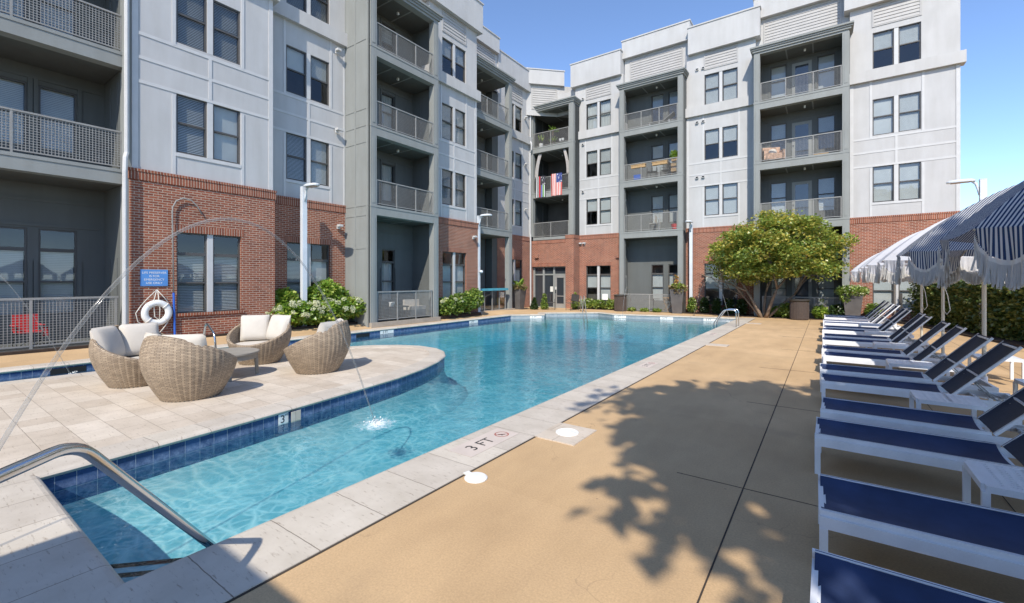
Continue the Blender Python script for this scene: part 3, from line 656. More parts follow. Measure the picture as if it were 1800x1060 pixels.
m = MB(CB); m.wall(-16.6, -13.68, -.1, 4.45, 0, [(-16.3, -13.72, -.1, 2.72)], .35); m.box(-13.68, -13.12, -.9, .03, -.1, 4.5); bpart(m, 'brick_wall', 'brick', fix=False)
m = MB(CB); m.box(-16.6, -13.7, -.1, .025, 4.25, 4.46); m.box(-13.72, -13.1, -.9, .06, 4.5, 4.72); m.box(-16.4, -13.68, -.02, .008, 2.72, 2.92); bpart(m, 'brick_course', 'soldier')
m = MB(CB)
for s in (-16.3, -15.55, -14.75): m.box(s, s + .12, -.34, -.2, -.02, 2.72)
for s0, s1 in ((-16.18, -15.55), (-15.43, -14.75), (-14.63, -13.72)): m.box(s0, s1, -.33, -.22, 2.15, 2.24); m.box(s0, s1, -.33, -.22, 2.66, 2.72); m.box(s0, s1, -.33, -.22, -.02, .06)
m.box(-13.84, -13.72, -.34, -.2, -.02, 2.72); ent = bpart(m, 'entrance', 'gray')
m = MB(CB)
for s0, s1 in ((-16.18, -15.55), (-15.43, -14.75), (-14.63, -13.84)): m.box(s0, s1, -.285, -.28, .06 if s1 < -14.7 else 2.24, 2.66)
bpart(m, 'glass_pane', 'glassdoor', ent)
m = MB(CB); m.box(-14.63, -14.5, -.3, -.235, .0, 2.15); m.box(-13.98, -13.84, -.3, -.235, 0, 2.15); m.box(-14.5, -13.98, -.3, -.235, 0, .28); m.box(-14.5, -13.98, -.3, -.235, 1.98, 2.15); m.box(-14.5, -13.98, -.3, -.235, .75, .8); dr = bpart(m, 'entrance_door', 'rail', ent)
m = MB(CB); m.box(-14.5, -13.98, -.28, -.27, .28, 1.98); m.box(-14.58, -14.54, -.235, -.17, .95, 1.2); 
bpart(m, 'door_glass', 'glassdoor', dr)
m = MB(CB); m.box(-15.02, -14.8, -.279, -.276, 1.05, 1.4); m.box(-14.6, -14.52, -.234, -.231, 1.2, 1.38); bpart(m, 'notice_paper', 'shade', ent)
m = MB(CB); m.box(-16.0, -15.72, .02, .14, 3.3, 3.55); bpart(m, 'vent_hood', 'brick')
m = MB(R); m.box(-10.6, -10.35, .05, .17, 3.2, 3.42); bpart(m, 'vent_hood', 'brick')
# left wing (faces the pool, planes X = -14.8 .. -16.45)
LS = dict(gz=(.88, 3.15), gtr=.6)
bay(FL(-14.8), 3.78, 7.4, 4.76, floors=(0, 1, 2), styles={0: ['slat', 'shade'], 1: 'slat', 2: 'blind', 'g': 'slat'}, **LS)
bay(FL(-15.5), 7.42, 10.62, 8.22, styles={0: ['slat', 'blind'], 1: ['shade', 'half'], 2: 'slat', 'g': ['slat', 'shade']}, **LS)
bay(FL(-14.62), 14.25, 17.58, 15.08, styles={0: 'slat', 1: 'blind', 2: ['half', 'half'], 'g': 'shade'}, **LS)
bay(FL(-16.45), 21.75, 25.45, 22.8, parapet=(14.43, 15.75), styles={0: 'shade', 1: 'blind', 2: 'half', 'g': 'shade'}, **LS)
balcony(FL(-14.0), 10.64, 14.22, 0, -1.62, holes=[(h[0], h[1], h[2] + (.35 if h[2] < 2 else 0), h[3] + (.4 if h[2] < 2 else 0), h[4]) for h in bh(12.44, 13.14) + bh(11.35, 12.05)], styles={'g': 'curtain', 0: 'curtain', 1: 'curtain', 2: 'half'}, gfloor=.2)
balcony(FL(-14.9), 17.6, 21.15, 0, -2.0, sides=(False, False), holes=[(h[0], h[1], h[2] + (.35 if h[2] < 2 else 0), h[3] + (.4 if h[2] < 2 else 0), h[4]) for h in bh(18.3, 19.0)], styles={'g': 'blind', 0: 'shade', 1: 'blind', 2: 'half'}, gfloor=.17, colw=.3)
balcony(FL(-14.92), -4.2, 3.7, 0, -1.8, holes=[(h[0], h[1], h[2] + (.35 if h[2] < 2 else 0), h[3] + (.4 if h[2] < 2 else 0), h[4]) for h in bh(1.43, 2.17) + bh(2.37, 3.1) + bh(-1.4, -.65)], styles={'g': 'blind', 0: ['blind'], 1: 'blind', 2: 'blind'}, npost=3, colw=.05, gfloor=.22, rstep=(.06, .0062))
# gray panelled side of the projecting balcony stack
m = MB(lambda s, d, z: (s, 10.55 - d, z)); t_ = MB(lambda s, d, z: (s, 10.55 - d, z))
m.wall(-15.6, -14.02, -.1, 16.0, .0); bpart(m, 'gray_wall', 'gray', fix=False)
for z in (3.0, 4.25, 4.62, 7.02, 7.64, 8.28, 10.9): t_.box(-15.5, -14.05, -.01, .014, z, z + .05)
for s in (-15.5, -14.86, -14.14): t_.box(s, s + .07, -.01, .016, -.1, 14)
bpart(t_, 'batten', 'gray')
for s0, s1, Xw in ((10.6, 14.3, -15.2), (17.6, 21.75, -16.25)):
    m = MB(FL(Xw)); m.wall(s0, s1, 13.2, 15.5, 0); bpart(m, 'stucco_wall', 'stucco', fix=False)
    m = MB(FL(Xw)); m.box(s0 - .1, s1 - .3, -.9, .22, 15.42, 16.3); m.box(s0 - .14, s1 - .26, -.94, .26, 16.3, 16.37); bpart(m, 'parapet', 'stucco')
    louver(FL(Xw), s0 + .35, s1 - .5, 13.5, 15.35, 0)
m = MB(); m.box(-16.9, -16.42, 21.2, 21.8, -.1, 13.2); bpart(m, 'gray_wall', 'gray_shade')
# solid core, roofs
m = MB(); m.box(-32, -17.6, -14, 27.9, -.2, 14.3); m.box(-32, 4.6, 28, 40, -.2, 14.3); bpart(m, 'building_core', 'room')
m = MB(); m.box(-32, -16.6, -14, 28, 14.3, 14.5); m.box(-17, -15.6, -14, 17.5, 14.28, 14.48); m.box(-16.6, 4.6, 26.9, 40, 14.3, 14.5); m.box(-17.2, -13.3, 25.6, 26.9, 13.2, 13.3); bpart(m, 'roof', 'roof')
m = MB(); m.box(4.5, 4.62, 26.32, 40, -.1, 15.8); bpart(m, 'siding_wall', 'siding')
# downspouts
for P in ([(-14.72, 3.66, 16), (-14.72, 3.66, 5.1), (-14.66, 3.62, 4.95), (-14.62, 3.6, 4.6), (-14.62, 3.6, .2)], [(-16.32, 25.3, 13.4), (-16.32, 25.3, 11.2), (-16.2, 25.25, 11.0), (-16.2, 25.25, 10.6), (-16.34, 25.3, 10.4), (-16.34, 25.3, 5.0), (-16.3, 25.3, 4.6), (-16.3, 25.3, .1)]):
    m = MB(); m.tube(P, .055, 8); bpart(m, 'downspout', 'trim_white')
m = MB(); m.box(-14.98, -14.80, 3.62, 3.80, -.1, 14); bpart(m, 'corner_board', 'gray')
# wall lamps and cameras
for T, s, z in ((FL(-14.57), 17.25, 3.95), (R, -13.0, 4.15), (R, -12.75, 4.15), (FL(-16.4), 24.75, 12.6), (FL(-16.4), 24.75, 9.5), (FL(-16.4), 24.75, 6.5), (FL(-15.45), 10.15, 10.6), (FL(-15.45), 10.15, 7.55), (FL(-15.42), 10.2, 3.85)):
    m = MB(T); m.box(s - .06, s + .06, 0, .06, z - .06, z + .06); m.box(s - .08, s + .08, .05, .22, z + .02, z + .1); bpart(m, 'wall_lamp', 'trim_white')

# ------------------------------------------------------------------ foliage helpers
def leaves(V, F, c, rad, n, size, rg, flat=.5, shell=.35):
    for _ in range(n):
        u = rg.uniform(-1, 1); a = rg.uniform(0, 2 * pi); r = (rg.random() * (1 - shell ** 3) + shell ** 3) ** (1 / 3); q = sqrt(1 - u * u)
        p = (c[0] + rad[0] * r * q * cos(a), c[1] + rad[1] * r * q * sin(a), c[2] + rad[2] * r * u)
        leaf(V, F, p, size * rg.uniform(.65, 1.3), rg, flat)
def leaf(V, F, p, s, rg, flat=.5, asp=.5):
    d = Vector((rg.gauss(0, 1), rg.gauss(0, 1), rg.gauss(0, flat))).normalized(); w = d.cross(Vector((rg.gauss(0, .6), rg.gauss(0, .6), 1))).normalized(); up = w.cross(d) * s * .18
    P = Vector(p); k = len(V); d = d * s; w = w * s * asp
    V += [tuple(P), tuple(P + d * .45 + w + up), tuple(P + d), tuple(P + d * .45 - w + up)]; F.append((k, k + 1, k + 2, k + 3))
def shrub(name, label, cat, blobs, n, size, mat, group=None, stems=3, seed=1, flowers=None, loc=(0, 0, 0), fmat='petal'):
    rg = random.Random(seed); t = thing(name, label, cat, loc, 0, group); V = []; F = []
    tot = sum(b[3] * b[4] for b in blobs)
    for x, y, z, r, h in blobs: leaves(V, F, (x, y, z), (r, r, h), int(n * r * h / tot), size, rg, .6, .45)
    mk('foliage', V, F, mat, t); m = MB()
    for i in range(stems):
        b = blobs[i % len(blobs)]; m.tube([(b[0] * .3 + rg.uniform(-.05, .05), b[1] * .3, .0), (b[0] * .6, b[1] * .6, b[2] * .5), (b[0], b[1], b[2])], .014, 5)
    m.build('stem', 'bark', t)
    if flowers:
        V = []; F = []
        for x, y, z, r in flowers:
            for _ in range(70):
                u = Vector((rg.gauss(0, 1), rg.gauss(0, 1), rg.gauss(0, 1))).normalized() * r * rg.uniform(.75, 1); leaf(V, F, (x + u.x, y + u.y, z + u.z * .85), r * .42, rg, 1, .7)
        mk('flower', V, F, fmat, t, kind='stuff')
    return t
def limbs(m, p, d, L, r, depth, rg, tips, spread=.55, fac=1):
    P = [Vector(p)]; R_ = [r]; q = Vector(p); dd = Vector(d).normalized()
    for i in range(4):
        dd = (dd + Vector((rg.gauss(0, .1), rg.gauss(0, .1), rg.gauss(0.02, .06)))).normalized(); q = q + dd * L / 4; P.append(q.copy()); R_.append(r * (1 - .1 * (i + 1)))
    m.tube(P, r, 7, True, R_); tips.append(q)
    if depth:
        for i in range(rg.choice([2, 3])):
            nd = (dd + Vector((rg.gauss(0, spread), rg.gauss(0, spread), rg.gauss(.05, spread * .5)))).normalized(); limbs(m, q, nd, L * rg.uniform(.6, .85) * fac, r * .6, depth - 1, rg, tips, spread, 1)

# ------------------------------------------------------------------ trees
def crown_tree(label, loc, stems, crown, nclump, nleaf, size, mat, seed, group=None, cr=(.35, .75), name='tree', fac=1):
    rg = random.Random(seed); t = thing(name, label, 'tree', loc, 0, group); m = MB(); tips = []
    for d, L, r in stems: limbs(m, (d[0] * .15, d[1] * .15, -.05), d, L, r, 3 if fac == 1 else 2, rg, tips, .5, fac)
    m.build('trunk', 'bark', t, True); V = []; F = []; cx, cy, cz, rx, ry, rz = crown
    for i in range(nclump):
        while True:
            u, v, w = (rg.uniform(-1, 1) for _ in range(3)); q = u * u + v * v + w * w
            if q < 1 and q > .12 and (w > -.6 or rg.random() < .45): break
        r = rg.uniform(*cr); k = 1 - .12 * rg.random()
        leaves(V, F, (cx + u * rx * k, cy + v * ry * k, cz + w * rz * k), (r * 1.15, r * 1.15, r * .6), nleaf, size, rg, .45, .2)
    mk('crown', V, F, mat, t); return t
crown_tree('small multi trunk tree with yellowing green crown standing before the right wing', (-2.46, 24.55, 0),
           [((-.35, -.1, 1), 1.5, .085), ((.45, -.15, 1), 1.6, .09), ((.75, .2, .8), 1.7, .075), ((-.1, .3, 1), 1.4, .07), ((-.7, .1, 1), 1.3, .05)],
           (.42, -.2, 3.2, 2.95, 2.4, 1.8), 150, 185, .12, 'leaf_tree', 11)
crown_tree('tall leafy shade tree outside the frame beside the nearest striped umbrella', (5.6, -2.8, 0), [((-.12, .0, 1), 6.6, .17)], (-.6, .4, 8.7, 3.5, 3.0, 1.9), 82, 130, .24, 'leaf_shade', 5, 'shade trees behind the camera', (.5, 1.0), fac=.32)
crown_tree('tall leafy shade tree outside the frame farther behind the camera', (7.0, -7.6, 0), [((-.12, .0, 1), 6.6, .17)], (-.5, .3, 8.7, 3.4, 2.9, 1.9), 78, 130, .24, 'leaf_shade', 8, 'shade trees behind the camera', (.5, 1.0), fac=.32)
# low clubhouse behind the camera, whose eaves shade the near coping
ch = thing('clubhouse', 'low flat roofed clubhouse standing behind the camera at the near end of the pool', 'building', (3, -8, 0))
m = MB(); m.box(-5.3, -.2, -6, 5.2, 0, 3.7); m.build('wall', 'siding', ch); m = MB(); m.box(-5.67, .2, -6.4, 5.58, 3.7, 4.0); m.build('roof', 'gray', ch)
for x in (-4.9, -2.2): q = MB(); q.box(x, x + 1.8, 5.2, 5.24, .6, 2.6); q.build('window', 'glassdoor', ch)

# ------------------------------------------------------------------ hedge on the right
def hedge():
    rg = random.Random(21); A = Vector((2.72, 25.55, 0)); B = Vector((6.1, 11.0, 0)); d = (B - A); L = d.length; d.normalize(); n = Vector((-d.y, d.x, 0)); n = n if n.x > 0 else -n
    t = thing('hedge', 'long dense clipped hedge with sunlit top along the right edge of the deck', 'hedge', A); V = []; F = []
    for i in range(26000):
        s = rg.random() ** .8 * L; f = rg.random(); lump = .1 * noise.noise(Vector((s * 1.1, 0, 3))) + .06 * noise.noise(Vector((s * 3.1, 1, 3)))
        z = rg.random() ** .85 * (1.75 + lump * 1.6); q = .12 * noise.noise(Vector((s * 1.6, z * 1.6, 0)))
        if f < .68: w = .3 + q + rg.gauss(0, .07)
        else: w = .3 + rg.random() * .6; z = 1.72 + lump * 1.8 + rg.gauss(0, .07)
        p = d * s + n * w; leaf(V, F, (p.x, p.y, z), rg.uniform(.07, .14), rg, .7)
    for i in range(60):   # stray shoots
        s = rg.random() * L; z0 = rg.uniform(.5, 1.8)
        for k in range(14): p = d * (s + rg.gauss(0, .08)) + n * (.26 - .018 * k); leaf(V, F, (p.x, p.y, z0 + .02 * k), .1, rg, .7)
    mk('foliage', V, F, 'leaf_hedge', t); m = MB()
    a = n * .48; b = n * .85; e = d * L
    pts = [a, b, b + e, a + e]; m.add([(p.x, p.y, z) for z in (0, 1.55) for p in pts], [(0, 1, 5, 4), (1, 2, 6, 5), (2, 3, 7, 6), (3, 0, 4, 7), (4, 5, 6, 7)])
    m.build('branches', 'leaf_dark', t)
hedge()

# ------------------------------------------------------------------ planting by the building
def rnd_flowers(c, r, n, fr, rg): 
    out = []
    for _ in range(n):
        a = rg.uniform(-1.9, 1.9); e = rg.uniform(-.2, 1.1); out.append((c[0] + r[0] * cos(a) * cos(e), c[1] + r[1] * sin(a) * cos(e), c[2] + r[2] * sin(e), rg.uniform(*fr)))
    return out
rg = random.Random(4)
GH = 'hydrangeas by the left wing'
shrub('hydrangea', 'hydrangea heavy with creamy flower heads below the nearer recessed brick window', 'shrub', [(0, 0, .5, .55, .42), (.1, -.6, .45, .45, .38), (.1, .55, .45, .5, .4)], 3400, .13, 'leaf_lime', GH, 5, 31, rnd_flowers((.12, 0, .5), (.62, 1.1, .42), 34, (.065, .105), rg), (-14.85, 8.3, .18))
shrub('hydrangea', 'hydrangea leaning over the post of the grey balcony stack with cream flower clusters', 'shrub', [(0, 0, .55, .5, .45), (.1, .55, .6, .5, .38), (.1, -.5, .5, .5, .4)], 3200, .13, 'leaf_lime', GH, 5, 32, rnd_flowers((.12, .15, .55), (.62, 1.05, .45), 25, (.065, .10), rg), (-14.75, 9.75, .18))
shrub('leafy_shrub', 'plain bright green shrub behind the lamp post, left of its taller neighbour', 'shrub', [(0, 0, .95, .42, .38), (0, -.35, .85, .35, .3)], 1900, .12, 'leaf_lime', None, 4, 33, None, (-15.2, 8.0, .18))
shrub('leafy_shrub', 'taller rounded bright green shrub against the brick beside the grey panel wall', 'shrub', [(0, 0, 1.15, .55, .5), (0, -.5, 1.0, .45, .4), (0, .45, 1.0, .4, .4)], 3000, .12, 'leaf_lime', None, 4, 34, None, (-15.15, 9.55, .18))
shrub('flowering_shrub', 'broad light green shrub with a few pale blooms below the paired brick window', 'shrub', [(0, 0, .5, .45, .45), (0, -.75, .45, .45, .42), (0, .8, .6, .48, .5), (0, 1.4, .75, .42, .5), (0, .2, .65, .45, .4)], 4600, .12, 'leaf_shrub', None, 6, 35, rnd_flowers((.2, 0, .5), (.4, 1.3, .4), 14, (.05, .075), rg), (-14.2, 15.55, .15))
for i, (x, y, h, lab) in enumerate(((-14.25, 23.7, .95, 'pointed small conifer left of the glass entrance'), (-14.75, 23.3, .7, 'dark round bush right beside the leftmost tapered planter'), (-12.9, 25.2, .98, 'slim pointed conifer against the brick pilaster right of the entrance'))):
    shrub('conifer' if i != 1 else 'dark_bush', lab, 'shrub', [(0, 0, h * (.2 + .22 * k), .26 - .055 * k, h * .22) for k in range(4)], 1500, .075, 'leaf_shrub' if i != 1 else 'leaf_dark', None, 1, 40 + i, None, (x, y, 0))
shrub('rose_bush', 'rose bush with white flowers beneath the shaded brick window, left one', 'shrub', [(0, 0, .35, .4, .32), (.5, 0, .32, .35, .3), (-.4, 0, .3, .3, .25)], 1500, .1, 'leaf_shrub', 'white rose bushes', 4, 45, [(-.55, -.2, .55, .06), (-.1, -.3, .68, .07), (.1, -.3, .5, .05), (.3, -.25, .62, .06), (-.3, -.25, .45, .05)], (-12.2, 25.75, 0))
shrub('rose_bush', 'rose bush with white flowers around the post of the little white sign', 'shrub', [(0, 0, .38, .4, .35), (.45, 0, .32, .35, .3)], 1300, .1, 'leaf_shrub', 'white rose bushes', 4, 46, [(.2, -.25, .7, .06), (.5, -.25, .5, .05), (-.2, -.3, .45, .05), (.7, -.2, .4, .05)], (-11.1, 25.75, 0))
for i, x in enumerate((-6.0, -5.35, -4.75, -4.15, -3.55)):
    shrub('upright_bush', ['upright dark bush nearest the slim lamp post on the right wing', 'second upright dark bush from the slim lamp post', 'upright dark bush below the middle of the shaded brick window', 'upright dark bush at the right end of the shaded brick window', 'upright dark bush just left of the multi trunk tree'][i], 'shrub', [(0, 0, .3, .25, .3), (0, 0, .6, .22, .28)], 900, .085, 'leaf_dark' if i else 'leaf_shrub', 'small upright bushes along the right wing', 2, 50 + i, None, (x, 25.6, 0))
for i, (x, y, r) in enumerate(((-1.55, 24.9, .42), (-.2, 25.0, .35), (.45, 25.0, .4), (-1.9, 25.1, .3))):
    shrub('border_plant', ['leafy low plant left of the dark bin', 'pale flowering border plant right of the dark bin', 'low dark border plant before the white patio railing', 'low plant at the foot of the multi trunk tree'][i], 'shrub', [(0, 0, r * .8, r, r * .9)], 800, .1, ['leaf_shrub', 'leaf_lime', 'leaf_dark', 'leaf_shrub'][i], None, 3, 60 + i, [(.05, -.1, .85, .09), (-.1, -.2, .5, .07)] if i == 1 else None, (x, y, .03), 'leaf_lime')
for i, x in enumerate((-8.55, -7.85, -9.3)):
    shrub('edging_plant', ['low grassy tuft at the middle of the right wing patio edge', 'low grassy tuft below the folding chair on the patio edge', 'low grassy tuft beside the brown bin on the patio edge'][i], 'plant', [(0, 0, .1, .25, .1)], 350, .08, 'leaf_shrub', None, 1, 66 + i, None, (x, 25.35, 0))
shrub('corner_bush', 'small green bush at the foot of the brick behind the rightmost planter', 'shrub', [(0, 0, .4, .32, .38)], 900, .09, 'leaf_shrub', None, 2, 70, None, (1.75, 25.7, 0))
# stones edging the hydrangea bed
for i, (y, r) in enumerate(((9.1, .17), (9.5, .2))):
    m = MB(); m.ball((0, 0, .1), r * .7, r, .16, 10, 6); o = m.build('rock', 'concrete', None, True); o.location = (-14.3, y, .13)
    tag(o, ['smaller pale rock at the foot of the hydrangeas', 'larger pale rock at the foot of the hydrangeas'][i], 'rock')

# tall tapered planters
def planter(loc, label, h=1.3):
    t = thing('planter', label, 'planter', loc, .05, 'tall tapered planters around the pool'); m = MB()
    for a, b in ((0, 0), ):
        w0, w1 = .24, .36; vs = [(sx * w, sy * w, z) for w, z in ((w0, 0), (w1, h), (w1 - .035, h), (w1 - .05, h - .1)) for sx, sy in ((-1, -1), (1, -1), (1, 1), (-1, 1))]
        fs = [(3, 2, 1, 0)] + [(4 * r + k, 4 * r + (k + 1) % 4, 4 * r + 4 + (k + 1) % 4, 4 * r + 4 + k) for r in range(3) for k in range(4)]; m.add(vs, fs)
    m.build('pot', 'planter', t); m = MB(); m.box(-.31, .31, -.31, .31, h - .13, h - .09); m.build('potting_soil', 'soil', t); return t
planter((-15.25, 22.3, 0), 'tall dark tapered planter of big yellow green leaves before the downspout', 1.28)
planter((-6.62, 25.15, 0), 'tall dark tapered planter topped with an orange plume by the folding chair', 1.33)
planter((.95, 24.95, 0), 'tall grey tapered planter with a bushy crown beside the far loungers', 1.2)
def bigleaf(V, F, base, tip, w, rg):
    b = Vector(base); e = Vector(tip); d = e - b; s = d.cross(Vector((0, 0, 1))).normalized() * w; k = len(V); dr = Vector((0, 0, -.1 * d.length))
    for f, g in ((.35, .0), (.5, .8), (.7, 1), (.88, .6), (1, .03)):
        c = b + d * f + dr * max(0, f - .5) * 2; V += [tuple(c + s * g + Vector((0, 0, .03 * g))), tuple(c), tuple(c - s * g + Vector((0, 0, .03 * g)))]
    for i in range(4): F.append((k + 3 * i, k + 3 * i + 1, k + 3 * i + 4, k + 3 * i + 3)); F.append((k + 3 * i + 1, k + 3 * i + 2, k + 3 * i + 5, k + 3 * i + 4))
rg = random.Random(9)
t = thing('foliage_plant', 'plant with large upright yellow green leaves and brown trailing skirt in a dark planter', 'plant', (-15.25, 22.3, 1.2)); V = []; F = []
for i in range(30):
    a = rg.uniform(0, 2 * pi); q = rg.uniform(.2, .62); z = rg.uniform(.35, .85) if i < 20 else rg.uniform(.15, .5); bigleaf(V, F, (.05 * cos(a), .05 * sin(a), .05), (q * cos(a), q * sin(a), z), rg.uniform(.1, .17), rg)
mk('large_leaves', V, F, 'leaf_lime', t); V = []; F = []; leaves(V, F, (0, 0, .16), (.56, .56, .2), 800, .09, rg, .7); mk('trailing_leaves', V, F, 'leaf_brown', t)
t = thing('plume_plant', 'orange plumed plant over trailing green in a dark planter', 'plant', (-6.62, 25.15, 1.25)); V = []; F = []
for i in range(160): z = rg.random() ** 1.2 * .62; leaf(V, F, (rg.gauss(-.08, .11 * (1 - z)), rg.gauss(0, .11 * (1 - z)), .2 + z), .1, rg, 1.6, .3)
mk('plume', V, F, 'leaf_orange', t); V = []; F = []; leaves(V, F, (0, 0, .12), (.5, .5, .24), 900, .085, rg, .7); leaves(V, F, (.1, -.2, -.05), (.4, .3, .15), 250, .07, rg, .7); mk('trailing_leaves', V, F, 'leaf_brown', t); V = []; F = []; leaves(V, F, (0, 0, .2), (.4, .4, .2), 500, .085, rg, .7); mk('foliage', V, F, 'leaf_lime', t)
t = thing('bushy_plant', 'rounded pale flowered bush filling the grey planter by the far loungers', 'plant', (.95, 24.95, 1.12)); V = []; F = []; leaves(V, F, (0, 0, .18), (.62, .62, .28), 1500, .085, rg, .7); leaves(V, F, (-.25, -.3, -.1), (.2, .2, .22), 200, .075, rg, .7); mk('foliage', V, F, 'leaf_shrub', t); V = []; F = []; leaves(V, F, (0, 0, .22), (.62, .62, .27), 220, .055, rg, .7, .9); mk('flower', V, F, 'petal', t, kind='stuff')

# ------------------------------------------------------------------ sun loungers and side tables
def make_lounger(label):
    t = thing('sun_lounger', label, 'sun lounger', (0, 0, 0), 0, 'loungers in the row along the deck'); w = .315
    f = MB()
    for s in (-1, 1):
        f.box(0, 2.0, s * w - .018, s * w + .018, .262, .335)
    f.box(0, .04, -w + .018, w - .018, .27, .315); f.box(1.96, 2.0, -w + .018, w - .018, .265, .33); f.box(1.3, 1.34, -w + .018, w - .018, .265, .3); f.box(1.62, 1.65, -w + .018, w - .018, .265, .3)
    f.build('frame', 'white_metal', t)
    for x in (.0, 1.9):
        for s in (-1, 1): m = MB(); m.box(x, x + .045, s * w - .0225, s * w + .0225, 0, .262); m.build('leg', 'white_metal', t)
    def slingmesh(p, q, name, mat, sag, parent, rise=.02):
        V = []; F = []; n = 12; k = 16; p = Vector(p); q = Vector(q); d = (q - p); nn = Vector((-d.z, 0, d.x)).normalized()
        for i in range(k + 1):
            for j in range(n + 1):
                y = -1 + 2 * j / n; e = min(1, i / 2, (k - i) / 2) if sag else 1; z = -sag * (1 - y * y) ** .8 * (.75 + .25 * e) + rise; c = p + d * (i / k) + nn * z; V.append((c.x, y * (w - .012), c.z))
        F = [(i * (n + 1) + j, i * (n + 1) + j + 1, (i + 1) * (n + 1) + j + 1, (i + 1) * (n + 1) + j) for i in range(k) for j in range(n)]
        return mk(name, V, F, mat, parent, smooth=True)
    r = MB()
    for s in (-1, 1): r.box(.0, 1.3, s * (w - .012) - .014, s * (w - .012) + .014, .336, .368)
    for s in (-1, 1): r.bar((1.3, s * (w - .012), .352), (1.33, s * (w - .012), .352), .028)
    r.box(.0, .028, -w + .03, w - .03, .315, .33)
    r.build('sling_rail', 'white_metal', t)
    slingmesh((.012, 0, .35), (1.3, 0, .35), 'seat_sling', 'sling', .074, t)
    b = MB(); a = (1.35, .345); e = (1.95, 1.01)
    for s in (-1, 1): b.bar((a[0], s * (w - .014), a[1]), (e[0], s * (w - .014), e[1]), .028, .03, (0, 1, 0))
    b.bar((e[0] - .02, -w + .02, e[1] - .03), (e[0] - .02, w - .02, e[1] - .03), .02); b.bar((1.6, -w + .02, .61), (1.6, w - .02, .61), .018)
    bo = b.build('back_frame', 'white_metal', t); slingmesh((a[0], 0, a[1]), (e[0], 0, e[1]), 'back_sling', 'sling_back', .055, bo, .016)
    for s in (-1, 1):
        m = MB(); m.bar((1.56, s * .24, .56), (1.8, s * .24, .285), .012, .045, (0, 1, 0)); m.bar((1.70, s * .235, .36), (1.9, s * .235, .285), .014, .05, (0, 1, 0)); m.build('support_arm', 'rail', t)
    return t
ORD = ['nearest', 'second', 'third', 'fourth', 'fifth', 'sixth', 'seventh', 'eighth', 'ninth', 'tenth', 'eleventh', 'twelfth', 'thirteenth', 'fourteenth', 'fifteenth', 'farthest']
ys = []
for k in range(8): ys += [(2.56, 3.72)[i] if k == 0 else 5.37 + 2.695 * (k - 1) + (0, 1.0)[i] for i in (0, 1)]
L0 = None
for i, y in enumerate(ys):
    lab = ('%s blue sling lounger with white frame in the row, counted from the camera' % ORD[i]) if 0 < i < 15 else ['blue sling lounger cut by the bottom edge of the photo, nearest of the row', 0, 'farthest lounger of the row, right before the grey tapered planter'][0 if i == 0 else 2]
    loc = (-.06 + .025 * sin(i * 2.3), y + .02 * sin(i * 5.1), 0); rz = .022 * sin(i * 1.7)
    if L0 is None: L0 = make_lounger(lab); L0.location = loc; L0.rotation_euler = (0, 0, rz)
    else: dup(L0, loc, rz, lab)
def make_table(label):
    t = thing('side_table', label, 'side table', (0, 0, 0), 0, 'white side tables between lounger pairs'); m = MB(); a, b = .275, .25
    for s in (-1, 1): m.box(-a, a, s * b - .02, s * b + .02, .385, .43); m.box(s * a - .02, s * a + .02, -b + .02, b - .02, .385, .43)
    ns = 11
    for r in range(ns):   # slotted top: full slats with short bridges between
        y = -b + .02 + (2 * b - .04) * r / ns; h = (2 * b - .04) / ns
        m.box(-a + .02, a - .02, y, y + h * .6, .414, .428)
        for x in (-a + .02, -.03, .03, a - .08): m.box(x, x + .06, y + h * .6, y + h, .415, .4275)
        for k in range(5): m.box(-a + .1 + k * .085, -a + .1 + k * .085 + .035, y + h * .6, y + h, .415, .4275)
    m.build('table_top', 'white_metal', t)
    for sx in (-1, 1):
        for sy in (-1, 1): q = MB(); q.box(sx * a - .0205, sx * a + .0205, sy * b - .0205, sy * b + .0205, 0, .385); q.build('leg', 'white_metal', t)
    return t
T0 = None
for k, lab in enumerate(['slotted white side table, nearest to the camera between the lounger pairs', 'slotted white side table beside the third pair of loungers from the camera', 'slotted white side table beside the fourth pair of loungers', 'slotted white side table beside the fifth pair of loungers', 'slotted white side table beside the sixth pair of loungers', 'slotted white side table, farthest from the camera']):
    loc = (1.15, 4.5 + 2.695 * k + (.02, -.02)[k % 2], 0); rz = .03 * sin(k * 3.1)
    if T0 is None: T0 = make_table(lab); T0.location = loc; T0.rotation_euler = (0, 0, rz)
    else: dup(T0, loc, rz, lab)
for k, (x, y) in enumerate(((2.45, 8.9), (2.5, 11.6))):
    dup(T0, (x, y, 0), .05, ['slotted white side table behind the raised backs, nearer to the camera', 'slotted white side table behind the raised backs, farther from the camera'][k])

